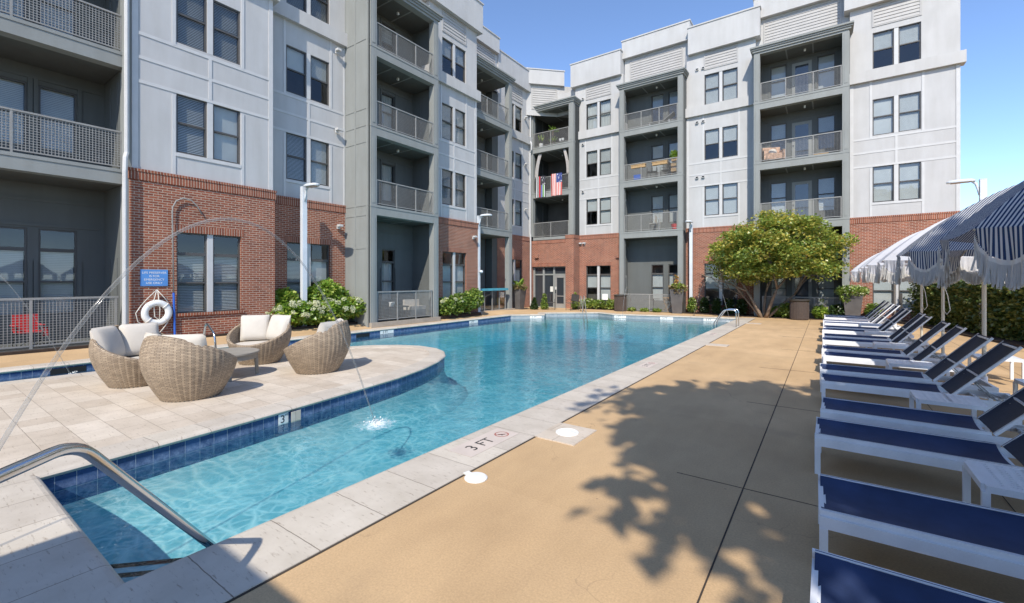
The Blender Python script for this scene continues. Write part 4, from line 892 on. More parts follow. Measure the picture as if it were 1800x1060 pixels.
# ------------------------------------------------------------------ fringed umbrellas
def umbrella(loc, label, mat, seed, rot=pi / 8):
    rg = random.Random(seed); t = thing('fringed_umbrella', label, 'umbrella', loc, 0, 'fringed umbrellas over the loungers'); Rr = 1.36; zt, ze = 2.92, 2.13
    m = MB(); m.tube([(0, 0, 0), (0, 0, 2.88)], .027, 12); m.build('pole', 'pole', t)
    m = MB(); m.lathe([(.25, 0), (.25, .05), (.05, .08), (.04, .3)], n=20); m.build('base', 'white_metal', t)
    m = MB(); m.ball((0, 0, 2.93), .035, .035, .05); m.build('finial', 'dark_metal', t)
    V = []; F = []; UV = []; N8 = 8; nk = 14; nj = 10
    def pt(k, j, i):   # panel i, across k, down j
        a0 = rot + 2 * pi * i / N8; a1 = rot + 2 * pi * (i + 1) / N8; f = j / nj; r = Rr * f; z = zt - (zt - ze) * (f ** 1.75)
        u = k / nk; x = (cos(a0) * (1 - u) + cos(a1) * u) * r; y = (sin(a0) * (1 - u) + sin(a1) * u) * r; sag = .035 * sin(pi * u) * sin(pi * min(f * 1.1, 1) * .8)
        return (x, y, z - sag), ((u - .5) * 2 * r * sin(pi / N8), f)
    for i in range(N8):
        for j in range(nj):
            for k in range(nk):
                q = [pt(k, j, i), pt(k + 1, j, i), pt(k + 1, j + 1, i), pt(k, j + 1, i)]; b = len(V); V += [p[0] for p in q]; F.append((b, b + 1, b + 2, b + 3)); UV.append([p[1] for p in q])
    mk('canopy', V, F, mat, t, uv=UV, smooth=True)
    V = []; F = []; UV = []; fv = []; ff = []; fu = []; nk = 44
    for i in range(N8):
        ph = rg.uniform(0, 6)
        def edge(u):
            p, uv = pt(u * 14, nj, i); s = sin(pi * u); dep = .035 + .165 * s ** .6; fold = .014 * sin(u * 13 + ph) * s + .006 * sin(u * 37 + ph)
            n = Vector((cos(rot + 2 * pi * (i + .5) / N8), sin(rot + 2 * pi * (i + .5) / N8), 0)); return Vector(p), uv[0], dep, n, fold
        for k in range(nk):
            ea, eb = edge(k / nk), edge((k + 1) / nk); prev = None
            for g in range(3):
                a, b_ = g / 3, (g + 1) / 3; q = []
                for e, f in ((ea, a), (eb, a), (eb, b_), (ea, b_)): q.append((e[0] + e[3] * (e[4] * f - .01 * f) + Vector((0, 0, -e[2] * f)), (e[1], f)))
                b = len(V); V += [tuple(p[0]) for p in q]; F.append((b, b + 1, b + 2, b + 3)); UV.append([p[1] for p in q])
            # band above the fringe, then separate cords
            for e0, e1, wv in ((ea, eb, 0),):
                q = []
                for e, f in ((e0, -.0), (e1, -.0), (e1, .035), (e0, .035)): q.append(e[0] + e[3] * (e[4] + .004) + Vector((0, 0, -e[2] - f)))
                b = len(fv); fv += [tuple(p) for p in q]; ff.append((b, b + 1, b + 2, b + 3)); fu.append([(0, 0), (.01, 0), (.01, 1), (0, 1)])
            for h in range(2):
                f = (h + .5) / 2; p = ea[0].lerp(eb[0], f) + ea[3] * (ea[4] * (1 - f) + eb[4] * f) + Vector((0, 0, -(ea[2] * (1 - f) + eb[2] * f) - .03)); tn = (eb[0] - ea[0]).normalized() * .0068
                L = rg.uniform(.125, .155); sw = ea[3] * rg.gauss(0, .012) + tn * rg.gauss(0, 1.4); b = len(fv); mid = p + sw * .4 + Vector((0, 0, -L * .5)); en = p + sw + Vector((0, 0, -L)); pr = ea[3] * .006
                for c in (p, mid, en): fv += [tuple(c - tn), tuple(c + pr), tuple(c + tn)]
                for s in (0, 3): ff += [(b + s, b + s + 1, b + s + 4, b + s + 3), (b + s + 1, b + s + 2, b + s + 5, b + s + 4)]; fu += [[(0, 0)] * 4, [(0.015, 0)] * 4]
    mk('valance', V, F, mat, t, uv=UV, smooth=True); mk('fringe', fv, ff, 'fringe', t, uv=fu)
    for i in range(N8):
        a = rot + 2 * pi * i / N8; m = MB(); m.tube([(0.03 * cos(a), .03 * sin(a), 2.82), (Rr * .5 * cos(a), Rr * .5 * sin(a), zt - (zt - ze) * .5 ** 1.75 - .02), (Rr * cos(a), Rr * sin(a), ze - .012)], .008, 6); m.build('rib', 'pole', t)
    return t
for i, y in enumerate((4.5, 7.25)):
    umbrella((2.02, y, 0), ['blue and white striped fringed umbrella cut by the right edge, nearer to the camera', 'blue and white striped fringed umbrella standing before the white ones'][i], 'stripe', 80 + i)
for i, (x, y) in enumerate(((2.02, 9.94), (1.97, 12.62), (2.0, 15.35), (2.0, 20.7))):
    umbrella((x, y, 0), ['plain white fringed umbrella right behind the striped ones', 'second plain white fringed umbrella beyond the striped ones', 'third plain white fringed umbrella beyond the striped ones', 'plain white fringed umbrella farthest from the camera'][i], 'canvas', 90 + i)
for i, (x, y, z0) in enumerate(((1.97, 12.62, 1.2), (2.0, 15.35, 1.15))):
    m = MB(); m.tube([(0, 0, 1.75), (.06, -.05, 1.5), (.1, -.06, z0), (.05, -.05, z0 - .1), (-.0, -.04, z0), (0, -.03, 1.6)], .008, 6); o = m.build('rope_loop', 'rope', None, True); o.location = (x, y, 0)
    tag(o, ['looped tie rope hanging on the second white umbrella pole', 'looped tie rope hanging on the third white umbrella pole'][i], 'rope')

# ------------------------------------------------------------------ wicker tub chairs on the island
def wicker_chair(label):
    t = thing('wicker_chair', label, 'armchair', (0, 0, 0), 0, 'wicker tub chairs on the island'); nt = 160; nz = 26
    def H(a): c = (1 - cos(a)) / 2; return .44 + .56 * c ** 1.0
    def rad(z, a): return (.40 + .245 * sin(min(1, z / .95) * pi * .72)) * (1 + .011 * cos(44 * a))
    V = []; F = []; UV = []
    for lay, off in ((0, 0), (1, -.055)):
        base = len(V)
        for j in range(nz + 1):
            for i in range(nt + 1):
                a = 2 * pi * i / nt; z = H(a) * j / nz if lay == 0 else .3 + (H(a) - .3) * j / nz; r = rad(z, a) + off; V.append((r * cos(a), r * sin(a), z))
        for j in range(nz):
            for i in range(nt):
                p = base + j * (nt + 1) + i; F.append((p, p + 1, p + nt + 2, p + nt + 1)); UV.append([(q[0] / nt * 3.72, V[p + q[2]][2]) for q in ((i, j, 0), (i + 1, j, 1), (i + 1, j + 1, nt + 2), (i, j + 1, nt + 1))])
    a0 = nz * (nt + 1); b0 = (nz + 1) * (nt + 1) + a0; rim = len(V)
    for i in range(nt + 1): a = 2 * pi * i / nt; z = H(a) + .022; r = rad(H(a), a) - .0275; V.append((r * cos(a), r * sin(a), z))
    for i in range(nt):
        for p, q in ((a0, rim), (rim, b0)): F.append((p + i, p + i + 1, q + i + 1, q + i)); UV.append([(i / nt * 3.72, 0), ((i + 1) / nt * 3.72, 0), ((i + 1) / nt * 3.72, .03), (i / nt * 3.72, .03)])
    mk('wicker_body', V, F, 'wicker', t, uv=UV, smooth=True)
    m = MB(); m.lathe([(.001, .3), (.5, .3), (.5, .31)], n=40); m.build('seat_deck', 'wicker', t)
    m = MB(); m.lathe([(.39, -.002), (.405, .0), (.405, .012)], n=40); m.build('base_rim', 'dark_metal', t)
    m = MB(); m.lathe([(.001, .31), (.48, .31), (.525, .335), (.535, .375), (.52, .415), (.47, .438), (.001, .452)], n=48); m.build('seat_cushion', 'cushion', t, True)
    for sy, yaw in ((1, .42), (-1, -.42)):
        V = []; F = []; n = 16
        for side in (1, -1):
            for i in range(n + 1):
                for j in range(n + 1):
                    u = -1 + 2 * i / n; v = -1 + 2 * j / n; th = .115 * (max(0, (1 - abs(u) ** 3.2) * (1 - abs(v) ** 3.2))) ** .45 * (1 + .05 * sin(3 * u + 2 * v)); pin = 1 - .05 * (1 - abs(v)) * abs(u) ** 3; pin2 = 1 - .05 * (1 - abs(u)) * abs(v) ** 3
                    V.append((side * th, u * .295 * pin2, v * .295 * pin))
        for s in range(2):
            for i in range(n):
                for j in range(n): p = s * (n + 1) ** 2 + i * (n + 1) + j; F.append((p, p + 1, p + n + 2, p + n + 1) if s else (p, p + n + 1, p + n + 2, p + 1))
        o = mk('back_pillow', V, F, 'cushion', t, smooth=True, fix=True); m = MB(); m.tube([(0, .281 * math.copysign(abs(cos(a)) ** .35, cos(a)), .281 * math.copysign(abs(sin(a)) ** .35, sin(a))) for a in [2 * pi * q / 48 + .01 for q in range(49)]], .006, 5); m.build('piping', 'cushion', o, True)
        o.rotation_euler = (0, -.32, yaw * -1); o.location = (-.31, sy * .27, .745)
    return t
CH = [((-9.84, 2.6), 'leftmost wicker tub chair with cream pillows, seen from its left side'), ((-8.1, 2.80), 'nearest wicker tub chair, turned with its back to the camera'), ((-10.2, 4.82), 'wicker tub chair facing the camera with two upright cream pillows'), ((-8.28, 5.02), 'rightmost wicker tub chair, shown in profile near the rounded island tip')]
C0 = None
for ((x, y), lab), (fx, fy) in zip(CH, ((.93, .37), (-.38, .93), (.60, -.80), (-.78, -.62))):
    rz = math.atan2(fy, fx)
    if C0 is None: C0 = wicker_chair(lab); C0.scale = (.965, .965, .985); C0.location = (x, y, 0); C0.rotation_euler = (0, 0, rz)
    else: dup(C0, (x, y, 0), rz, lab)
t = thing('coffee_table', 'round taupe coffee table among the wicker tub chairs', 'coffee table', (-9.13, 3.72, 0), .5); m = MB()
m.lathe([(.001, .43), (.52, .43), (.535, .44), (.535, .468), (.52, .475), (.001, .475)], n=48); m.build('table_top', 'tabletop', t)
m = MB(); m.lathe([(.47, .34), (.495, .34), (.495, .43), (.47, .43)], n=48); m.build('apron', 'tabletop', t)
for i in range(4):
    a = pi / 4 + i * pi / 2; m = MB(); m.tube([(.47 * cos(a), .47 * sin(a), .43), (.49 * cos(a), .49 * sin(a), .2), (.5 * cos(a), .5 * sin(a), 0)], .035, 8, rad=[.042, .034, .03]); m.build('leg', 'tabletop', t)

# ------------------------------------------------------------------ lamp posts
def lamp(loc, rz, label, h=5.0, base=0):
    t = thing('lamp_post', label, 'street lamp', loc, rz, 'lamp posts around the pool'); m = MB(); m.box(-.08, .08, -.08, .08, base, h); m.box(-.085, .085, -.085, .085, h, h + .02); m.build('post', 'lamp', t)
    m = MB(); m.box(-.16, .16, -.16, .16, base, base + .04); m.build('base_plate', 'lamp', t)
    m = MB(); m.tube([(.08, 0, h - .5), (.115, 0, h - .3), (.16, 0, h - .12), (.26, 0, h - .01), (.42, 0, h + .02)], .03, 8, rad=[.03, .034, .04, .045, .03]); m.build('arm', 'lamp', t, True)
    V = []; F = []; n = 20; prof = [(-.055, .8), (-.05, .97), (-.01, 1), (.03, .8), (.05, .45), (.058, .01)]
    for z, s in prof:
        for k in range(n):
            a = 2 * pi * k / n; c_ = math.copysign(abs(cos(a)) ** .7, cos(a)); s_ = math.copysign(abs(sin(a)) ** .7, sin(a)); V.append((.52 + .36 * s * c_, .17 * s * s_ * (1 - .2 * c_), h + .02 + z))
    F = [(i * n + k, i * n + (k + 1) % n, (i + 1) * n + (k + 1) % n, (i + 1) * n + k) for i in range(len(prof) - 1) for k in range(n)] + [tuple(range(n)), tuple((len(prof) - 1) * n + k for k in range(n))]
    o = mk('lamp_head', V, F, 'lamp', t, smooth=False, fix=True); m = MB(); m.box(.3, .76, -.1, .1, h - .045, h - .036); m.build('lens', 'lens', o)
lamp((-14.9, 8.52, .15), 0, 'white lamp post rising out of the hydrangeas by the left wing', 5.05 - .15)
lamp((-14.62, 17.72, .1), 0, 'white lamp post in front of the patio with the turquoise counter', 5.0)
lamp((-6.12, 25.95, 0), -pi / 2, 'slim white lamp post against the brick of the right wing', 5.0)
lamp((4.2, 20.8, 0), pi, 'white lamp post standing behind the hedge, above the umbrellas', 5.1)
m = MB(); m.ball((0, 0, 0), .1, .1, .08); m.box(-.05, .05, -.12, .0, -.03, .03); o = m.build('speaker', 'lamp', None, True); o.location = (-14.43, 17.74, 2.25); tag(o, 'round grey speaker clamped to the lamp post by the turquoise counter', 'speaker')

# ------------------------------------------------------------------ pool hardware
def rail_thing(name, label, paths, r, cat, mat='chrome'):
    t = thing(name, label, cat, paths[0][-1][:2] + (0,)); L = t.location
    for P in paths:
        m = MB(); Q = [Vector(p) - L for p in P]; S_ = []
        for i in range(len(Q) - 1):   # round the corners
            S_ += [Q[i]] if i == 0 else []
            if i < len(Q) - 2:
                a, b, c = Q[i], Q[i + 1], Q[i + 2]; k = min(.13, (b - a).length * .45, (c - b).length * .45); p = b + (a - b).normalized() * k; q = b + (c - b).normalized() * k
                S_ += [p * (1 - f) ** 2 + b * 2 * f * (1 - f) + q * f * f for f in (0, .17, .33, .5, .67, .83, 1)]
        S_.append(Q[-1]); m.tube(S_, r, 14); m.build('rail', mat, t, True)
    return t
rail_thing('pool_handrail', 'thick polished steel handrail dropping into the pool at the near steps', [[(-3.50, 1.62, -.62), (-3.50, 1.62, -.14), (-3.6, 1.42, -.17), (-2.72, .5, 1.08), (-2.3, .06, 1.08), (-1.72, -.55, 1.06), (-1.68, -.6, 0)]], .026, 'handrail')
rail_thing('pool_ladder', 'polished steel pool ladder on the far part of the right coping', [[(-3.62, y, -.9), (-3.62, y, .12), (-3.25, y, .66), (-2.82, y, .66), (-2.82, y, 0)] for y in (18.95, 19.5)], .024, 'pool ladder')
rail_thing('step_handrail', 'slim steel handrail going down the far corner steps', [[(-10.75, 22.1, -.5), (-11.05, 22.5, .1), (-11.55, 23.3, .9), (-11.75, 23.6, .9), (-11.75, 23.6, 0)], [(-10.6, 22.2, -.5), (-10.9, 22.6, .1), (-11.4, 23.4, .9), (-11.6, 23.7, .9), (-11.6, 23.7, 0)]], .02, 'handrail', 'rail')
rail_thing('island_handrail', 'curved steel grab rail behind the camera facing wicker chair', [[(-11.75, 4.3, -.3), (-11.75, 4.3, .5), (-11.6, 4.3, .85), (-11.15, 4.3, .6), (-11.05, 4.3, 0)]], .022, 'handrail')
def jet(label, S_, E, zp, r0, r1, name='water_jet', n=40, base=True):
    A = Vector(S_); B = Vector(E); t = thing(name, label, 'water jet', (A.x, A.y, 0)); P = []
    # parabola through both ends with crest zp
    h0 = sqrt(zp - A.z); h1 = sqrt(zp - B.z); tc = h0 / (h0 + h1); k = (zp - A.z) / tc ** 2
    for i in range(n + 1): f = i / n; p = A.lerp(B, f); P.append((p.x - A.x + .004 * sin(i * 2.1) * f, p.y - A.y, zp - k * (f - tc) ** 2))
    m = MB(); m.tube(P, r0, 8, True, [r0 + (r1 - r0) * i / n + (.0022 * sin(i * 2.9) if i > n * .6 else 0) for i in range(n + 1)]); m.build('water_arc', 'jet', t, True); m = MB(); rg = random.Random(n + len(label))
    for q in range(26): p = P[int(n * rg.uniform(.62, .99))]; s = rg.uniform(.003, .008); m.ball((p[0] + rg.gauss(0, .018), p[1] + rg.gauss(0, .018), p[2] + rg.gauss(0, .03)), s, s, s * 1.6, 6, 4)
    m.build('droplets', 'jet', t, True, kind='stuff')
    if base: m = MB(); m.lathe([(.06, .01), (.06, .022), (.02, .024)], n=16); m.build('nozzle', 'dark_metal', t)
jet('big arc of water crossing the picture from the near left into the pool', (-4.45, .18, .03), (-5.07, 3.93, WZ), 2.4, .0165, .0095)
jet('thin stream of water at the left edge falling into the back channel', (-12.9, -2.9, .03), (-12.88, 2.3, WZ), 3.3, .011, .008)
jet('small arc of water over the far deck, left of the multi trunk tree', (-5.55, 24.1, .02), (-3.75, 23.4, WZ), 1.95, .012, .010)
jet('thin stream of water falling before the brown bin on the right wing', (-9.05, 24.7, .02), (-8.35, 21.4, WZ), 1.45, .011, .009)
def splash(x, y, r, label, seed):
    t = thing('splash', label, 'splash', (x, y, WZ)); V = []; F = []; n = 36; k = 10; rg = random.Random(seed)
    for j in range(k + 1):
        for i in range(n): a = 2 * pi * i / n; q = r * j / k * (1 + .12 * sin(3 * a + seed)); V.append((q * cos(a), q * sin(a), .006 + .05 * r * max(0, 1 - j / k * 1.6) * (1 + .6 * sin(7 * a + j)) + .012 * rg.random() * (1 - j / k)))
    F = [(j * n + i, j * n + (i + 1) % n, (j + 1) * n + (i + 1) % n, (j + 1) * n + i) for j in range(k) for i in range(n)]
    mk('foam_patch', V, F, 'foam', t, smooth=True); m = MB()
    for i in range(26): a = rg.uniform(0, 6.3); q = rg.random() ** .7 * r * .5; s = rg.uniform(.004, .011); m.ball((q * cos(a), q * sin(a), rg.uniform(.01, .09)), s, s, s * 1.3, 6, 4)
    m.build('droplets', 'white_plastic', t, True, kind='stuff')
splash(-5.07, 3.95, .36, 'white splash where the big water arc lands beside the island', 2)
splash(-3.78, 23.3, .3, 'small far splash below the small water arc by the ladder', 3)
splash(-8.35, 21.4, .3, 'small far splash in front of the brown bin', 4)
splash(-12.88, 2.32, .22, 'small splash in the channel behind the island', 5)

# depth markers on the tile band and coping
def marker(pos, nrm, w, h, body, label, mat='white_plastic', ts=.09):
    n = Vector(nrm).normalized(); x = Vector((0, 0, 1)).cross(n); t = thing('depth_marker', label, 'depth marker', pos, 0, 'tile depth markers')
    mt = Matrix((x, Vector((0, 0, 1)), n)).transposed().to_4x4(); m = MB(lambda a, b, c: tuple(mt @ Vector((a, b, c)))); m.box(-w / 2, w / 2, -h / 2, h / 2, 0, .004); m.build('tile', mat, t)
    for k, (b, dx, dy, s) in enumerate(body): text_mesh('lettering', b, s, mt @ Matrix.Translation((dx, dy, .0052)), 'ink', t)
e0, e1 = Vector(POOL[24]), Vector(POOL[23]); dd = (e1 - e0).normalized()
pm = Vector((-6.19, 3.22)); nn = Vector((.99, .125))
marker((-6.186, 3.24, -.13), (.9918, .128, 0), .15, .15, [('3', -.012, -.005, .15), ('FT', .05, .045, .04)], 'white tile marked 3 FT on the blue tile edge of the island')
marker((-6.166, 3.41, -.13), (.9918, .128, 0), .15, .15, [], 'plain sandy tile next to the 3 FT tile on the island edge', 'travertine')
for i, (x, y, n_) in enumerate(((-13.4, 10.9, (1, 0, 0)), (-13.4, 15.9, (1, 0, 0)), (-12.4, 19.75, (.68, -.73, 0)), (-8.9, 22.56, (.17, -.985, 0)), (-6.6, 22.95, (.17, -.985, 0)), (-4.6, 23.29, (.17, -.985, 0)))):
    nv = Vector(n_) * .006; marker((x + nv.x, y + nv.y, -.122), n_, .62, .125, [('5 FT', -.08, 0, .13)], ['white 5 FT depth tiles on the left pool wall, nearer to the camera', 'white 5 FT depth tiles on the left pool wall, farther along', 'white depth tiles on the slanted far corner wall', 'white depth tiles on the far wall below the rose bushes', 'white depth tiles on the far wall below the folding chair', 'white depth tiles on the far wall nearest to the steel ladder'][i])
for i, y in enumerate((9.9, 13.2)):
    t = MB(); t.box(-.01, .006, -.28, .28, -.07, .05); o = t.build('pool_skimmer', 'black', None); o.location = (-13.4, (2.35, 9.85)[i], -.13); tag(o, ['dark skimmer slot in the far wall of the back channel', 'dark skimmer slot in the left pool wall beyond the island'][i], 'skimmer')
def floor_text(x, y, body, sz, rz, mat, z=.0135):
    return Matrix.Translation((x, y, z)) @ Matrix.Rotation(rz, 4, 'Z'), body, sz, mat
def coping_marker(y, s, label):
    t = thing('deck_marking', label, 'deck marking', (-3.08, y, .0125), 0, 'depth markings on the right coping')
    m = MB(); m.box(-.17 * s, .15 * s, -.46 * s, .4 * s, 0, .0012); m.build('marking_plate', 'coping_plain', t)
    text_mesh('lettering', '3 FT', .21 * s, Matrix.Translation((0, -.12 * s, .0022)) @ Matrix.Rotation(pi / 2, 4, 'Z'), 'ink', t, ext=.0003)
    m = MB(); n = 28
    for k in range(n):
        a = 2 * pi * k / n; b = 2 * pi * (k + 1) / n; m.quad(*[(q * cos(c), .26 * s + q * sin(c), .0022) for q, c in ((.085 * s, a), (.085 * s, b), (.072 * s, b), (.072 * s, a))])
    m.bar((-.055 * s, .26 * s - .055 * s, .0022), (.055 * s, .26 * s + .055 * s, .0022), .012 * s, .0005); m.build('no_diving_symbol', 'ink_red', t, fix=False)
    m = MB(); m.bar((-.02 * s, .22 * s, .0024), (.035 * s, .28 * s, .0024), .014 * s, .0005); m.bar((.0, .26 * s, .0024), (.03 * s, .23 * s, .0024), .01 * s, .0005); m.build('diver_symbol', 'ink', t)
M['coping_plain'] = mat_plain('marker_stone', (.58, .50, .44), .7, .08)
coping_marker(3.9, 1.0, '3 FT and no diving marking on the near right coping'); coping_marker(9.4, .8, 'faint depth marking on the right coping beside the tree shadows'); coping_marker(16.0, .8, 'faint depth marking on the right coping before the steel ladder')
m = MB(); m.lathe([(.135, 0), (.135, .006), (.128, .010), (.114, .010), (.111, .005), (.104, .005), (.101, .010), (.001, .011)], n=40); m.box(.04, .07, -.012, .012, .0105, .0135); o = m.build('skimmer_lid', 'white_plastic', None); o.location = (-2.49, 4.66, .011); tag(o, 'round white skimmer lid set in the travertine slab beside the coping', 'lid')
m = MB(); m.lathe([(.105, 0), (.105, .01), (.09, .02), (.001, .022)], n=36); m.box(-.15, -.08, -.03, .03, .0, .014); o = m.build('drain_cap', 'white_plastic', None); o.location = (-2.6, 3.12, .002); o.rotation_euler = (0, 0, -.2); tag(o, 'round white cap with a small tab lying on the tan deck', 'cap')

# ------------------------------------------------------------------ rescue gear on the brick wall
XW = -14.75
t = thing('wall_sign', 'blue rectangular sign about the life preserver on the brick wall', 'sign', (XW + .01, 4.24, 1.87)); m = MB(); m.box(0, .012, -.3, .3, -.22, .22); m.build('panel', 'sign_blue', t)
wm = Matrix(((0, 0, 1, 0), (1, 0, 0, 0), (0, 1, 0, 0), (0, 0, 0, 1)))
for i, b in enumerate(('LIFE PRESERVER', 'IS FOR', 'EMERGENCY', 'USE ONLY')): text_mesh('lettering', b, .078, Matrix.Translation((.0135, 0, .135 - .092 * i)) @ wm, 'white_plastic', t)
t = thing('life_ring', 'white life ring hanging in a rope sling on the brick wall', 'life ring', (XW + .07, 4.28, .93)); V = []; F = []; n, k = 40, 14
for i in range(n):
    for q in range(k): a = 2 * pi * i / n; b = 2 * pi * q / k; r = .265 + .085 * cos(b); V.append((.07 * sin(b), r * cos(a), r * sin(a)))
F = [(i * k + q, i * k + (q + 1) % k, ((i + 1) % n) * k + (q + 1) % k, ((i + 1) % n) * k + q) for i in range(n) for q in range(k)]
mk('ring', V, F, 'white_plastic', t, smooth=True)
for i in range(4):
    a = pi / 4 + i * pi / 2; m = MB(); m.tube([(.075 * sin(2 * pi * q / 12), (.265 + .09 * cos(2 * pi * q / 12)) * cos(a), (.265 + .09 * cos(2 * pi * q / 12)) * sin(a)) for q in range(13)], .012, 6); m.build('strap', 'rope', t)
m = MB()
for P in ([(0, 0, .62), (.02, -.2, .4), (.03, -.34, .22)], [(0, 0, .62), (.02, .15, .42), (.03, .24, .28)], [(.03, -.34, .22), (.05, -.46, .02), (.05, -.42, -.2), (.04, -.22, -.36)], [(.0, 0, .62), (.03, -.08, .3), (.02, -.05, -.1), (.03, .05, -.2), (.03, .06, .1), (0, .02, .6)], [(.02, -.2, -.3), (.02, -.05, -.52), (.02, .03, -.56), (.02, .12, -.45), (.03, .24, -.26)]): m.tube(P, .011, 6)
m.build('rope', 'rope', t, True)
t = thing('rescue_hook', 'long rescue hook with a blue lower shaft standing against the brick wall', 'rescue pole', (XW + .06, 4.66, .2)); m = MB()
m.tube([(0, 0, 1.2), (0, -.03, 3.45), (.0, -.02, 3.62), (0, .06, 3.8), (0, .22, 3.9), (0, .42, 3.87), (0, .58, 3.7), (0, .68, 3.5)], .017, 8); m.build('hook', 'rail', t, True); m = MB(); m.tube([(0, .03, 0), (0, 0, 1.26)], .028, 10); m.build('shaft', 'blue', t)

# ------------------------------------------------------------------ ground floor patio railings
def patio_rail(name, label, T, s0, s1, z0, z1, posts, mat='rail', step=.055):
    t = thing(name, label, 'railing', T((s0 + s1) / 2, 0, z0), 0, 'ground floor patio railings'); inv = Vector(T((s0 + s1) / 2, 0, z0)); TT = lambda a, b, c: tuple(Vector(T(a, b, c)) - inv)
    m = MB(TT); m.box(s0, s1, -.03, .03, z1 - .05, z1); m.build('top_rail', mat, t); m = MB(TT); m.box(s0, s1, -.015, .015, z0 + .05, z0 + .085); m.build('bottom_rail', mat, t)
    for p in posts: m = MB(TT); m.box(p - .025, p + .025, -.025, .025, z0 - .05, z1 - .05); m.build('post', mat, t)
    m = MB(TT); s = s0 + step
    while s < s1 - .01: m.box(s - .0055, s + .0055, -.004, .004, z0 + .085, z1 - .05); s += step
    z = z0 + .085 + step
    while z < z1 - .06: m.box(s0, s1, -.0035, .0035, z - .005, z + .005); z += step
    m.build('mesh_panel', mat, t, fix=False); return t
patio_rail('patio_railing', 'grey mesh patio railing at the left edge beside the brick wall', FL(-14.97), -4, 3.55, .22, 1.4, [-3, -1.3, .35, 2.0, 3.5], 'rail', .06)
patio_rail('patio_railing', 'grey mesh patio railing under the grey balcony stack', FL(-14.07), 10.95, 13.9, .22, 1.38, [10.98, 11.97, 12.95, 13.86])
patio_rail('patio_railing', 'thin mesh patio railing before the folding chair on the right wing', FR(25.5), -9.8, -6.8, .0, 1.02, [-9.78, -8.3, -6.82])
patio_rail('patio_railing', 'white mesh patio railing shaded by the multi trunk tree', FR(25.35), -2.6, .55, .0, 1.02, [-2.58, -1.5, -.45, .53])
t = thing('patio_counter', 'turquoise topped glass counter on the patio behind the second lamp post', 'counter', (-14.9, 19.2, .15)); m = MB(); m.box(-.12, .2, -1.35, 1.3, 1.1, 1.22); m.build('counter_top', 'turq', t)
for y in (-1.3, -.62, .05, .7, 1.27): m = MB(); m.box(-.025, .025, y - .025, y + .025, 0, 1.1); m.build('post', 'rail', t)
m = MB(); m.box(-.006, .006, -1.3, 1.27, .1, 1.05); m.build('glass_panel', 'glass', t)
m = MB(); m.box(-15.0, -14.72, 17.7, 21.2, -.05, .19); o = m.build('patio_curb', 'concrete', kind='structure')
m = MB(); m.box(-14.12, -13.9, 10.6, 14.25, -.05, .2); o = m.build('patio_curb', 'concrete', kind='structure')

# ------------------------------------------------------------------ patio furniture, bins, small signs
t = thing('camp_chair', 'red folding camp chair behind the left patio railing', 'camp chair', (-15.75, 2.05, .22), .1); t.scale = (.82, .82, .85); m = MB(); m.box(-.2, -.16, -.27, .27, .42, .9); m.build('back', 'red', t); m = MB(); m.box(-.2, .25, -.25, .25, .38, .42); m.build('seat', 'red', t)
for s in (-1, 1):
    m = MB(); m.bar((-.22, s * .27, .0), (.24, s * .27, .4), .02); m.bar((.24, s * .27, 0), (-.2, s * .27, .4), .02); m.bar((-.18, s * .27, .4), (-.2, s * .27, .92), .02); m.bar((.22, s * .27, .4), (.22, s * .27, .6), .02); m.build('leg', 'black', t); m = MB(); m.box(-.2, .26, s * .28 - .035, s * .28 + .035, .58, .61); m.build('armrest', 'red', t)
m = MB(); m.bar((.24, -.25, 0), (.24, .25, .38), .016); m.bar((.24, .25, 0), (.24, -.25, .38), .016); m.build('brace', 'black', t)
m = MB(); m.box(-.04, .06, .3, .42, .25, .5); m.build('pouch', 'red', t)
def bin_(loc, label, r, h):
    t = thing('trash_bin', label, 'trash bin', loc, 0, 'round trash bins by the right wing'); m = MB(); m.lathe([(r * .92, 0), (r, .03), (r, h - .1)], n=28)
    for k in range(36): a = 2 * pi * k / 36; m.bar((r * cos(a) * 1.01, r * sin(a) * 1.01, .04), (r * cos(a) * 1.01, r * sin(a) * 1.01, h - .1), .02, .03)
    m.build('drum', 'bin', t); m = MB(); m.lathe([(r * 1.02, h - .1), (r * 1.2, h - .04), (r * 1.2, h), (r * .6, h + .015), (r * .55, h - .05)], n=28); m.build('rim', 'dark_metal', t)
bin_((-9.85, 25.0, 0), 'round brown bin with flared rim at the left post of the right wing patio', .33, .97); bin_((-1.0, 24.3, 0), 'round dark bin in the shade of the multi trunk tree', .36, .93)
m = MB(); m.box(-.18, .18, -.015, 0, .62, .98); m.m = 1; m.box(-.02, .02, 0, .02, 0, .7); o = m.build('garden_sign', ['white_plastic', 'black']); o.location = (-11.0, 25.45, 0); tag(o, 'small blank white sign on a black stake among the rose bushes', 'sign')
t = thing('bistro_table', 'round dark bistro table on the right wing patio behind the thin railing', 'table', (-8.2, 25.9, .02)); m = MB(); m.lathe([(.001, .7), (.38, .7), (.38, .72), (.001, .72)], n=28); m.build('table_top', 'dark_metal', t); m = MB(); m.tube([(0, 0, 0), (0, 0, .7)], .03, 8); m.lathe([(.25, 0), (.25, .02), (.03, .05)], n=20); m.build('pedestal', 'dark_metal', t)
t = thing('folding_chair', 'pale wooden folding chair beside the bistro table', 'chair', (-7.35, 25.8, .02), 2.6)
for s in (-1, 1):
    m = MB(); m.bar((-.25, s * .2, .0), (.2, s * .2, .82), .03); m.build('leg', 'wood', t); m = MB(); m.bar((.22, s * .17, 0), (-.18, s * .17, .46), .03); m.build('leg', 'wood', t)
m = MB()
for k in range(5): m.box(-.2 + .085 * k, -.13 + .085 * k, -.19, .19, .44, .46)
m.build('seat', 'wood', t); m = MB()
for z in (.62, .7, .78): q = -.25 + .45 * z / .82; m.box(q - .012, q + .012, -.2, .2, z - .025, z + .025)
m.build('backrest', 'wood', t)
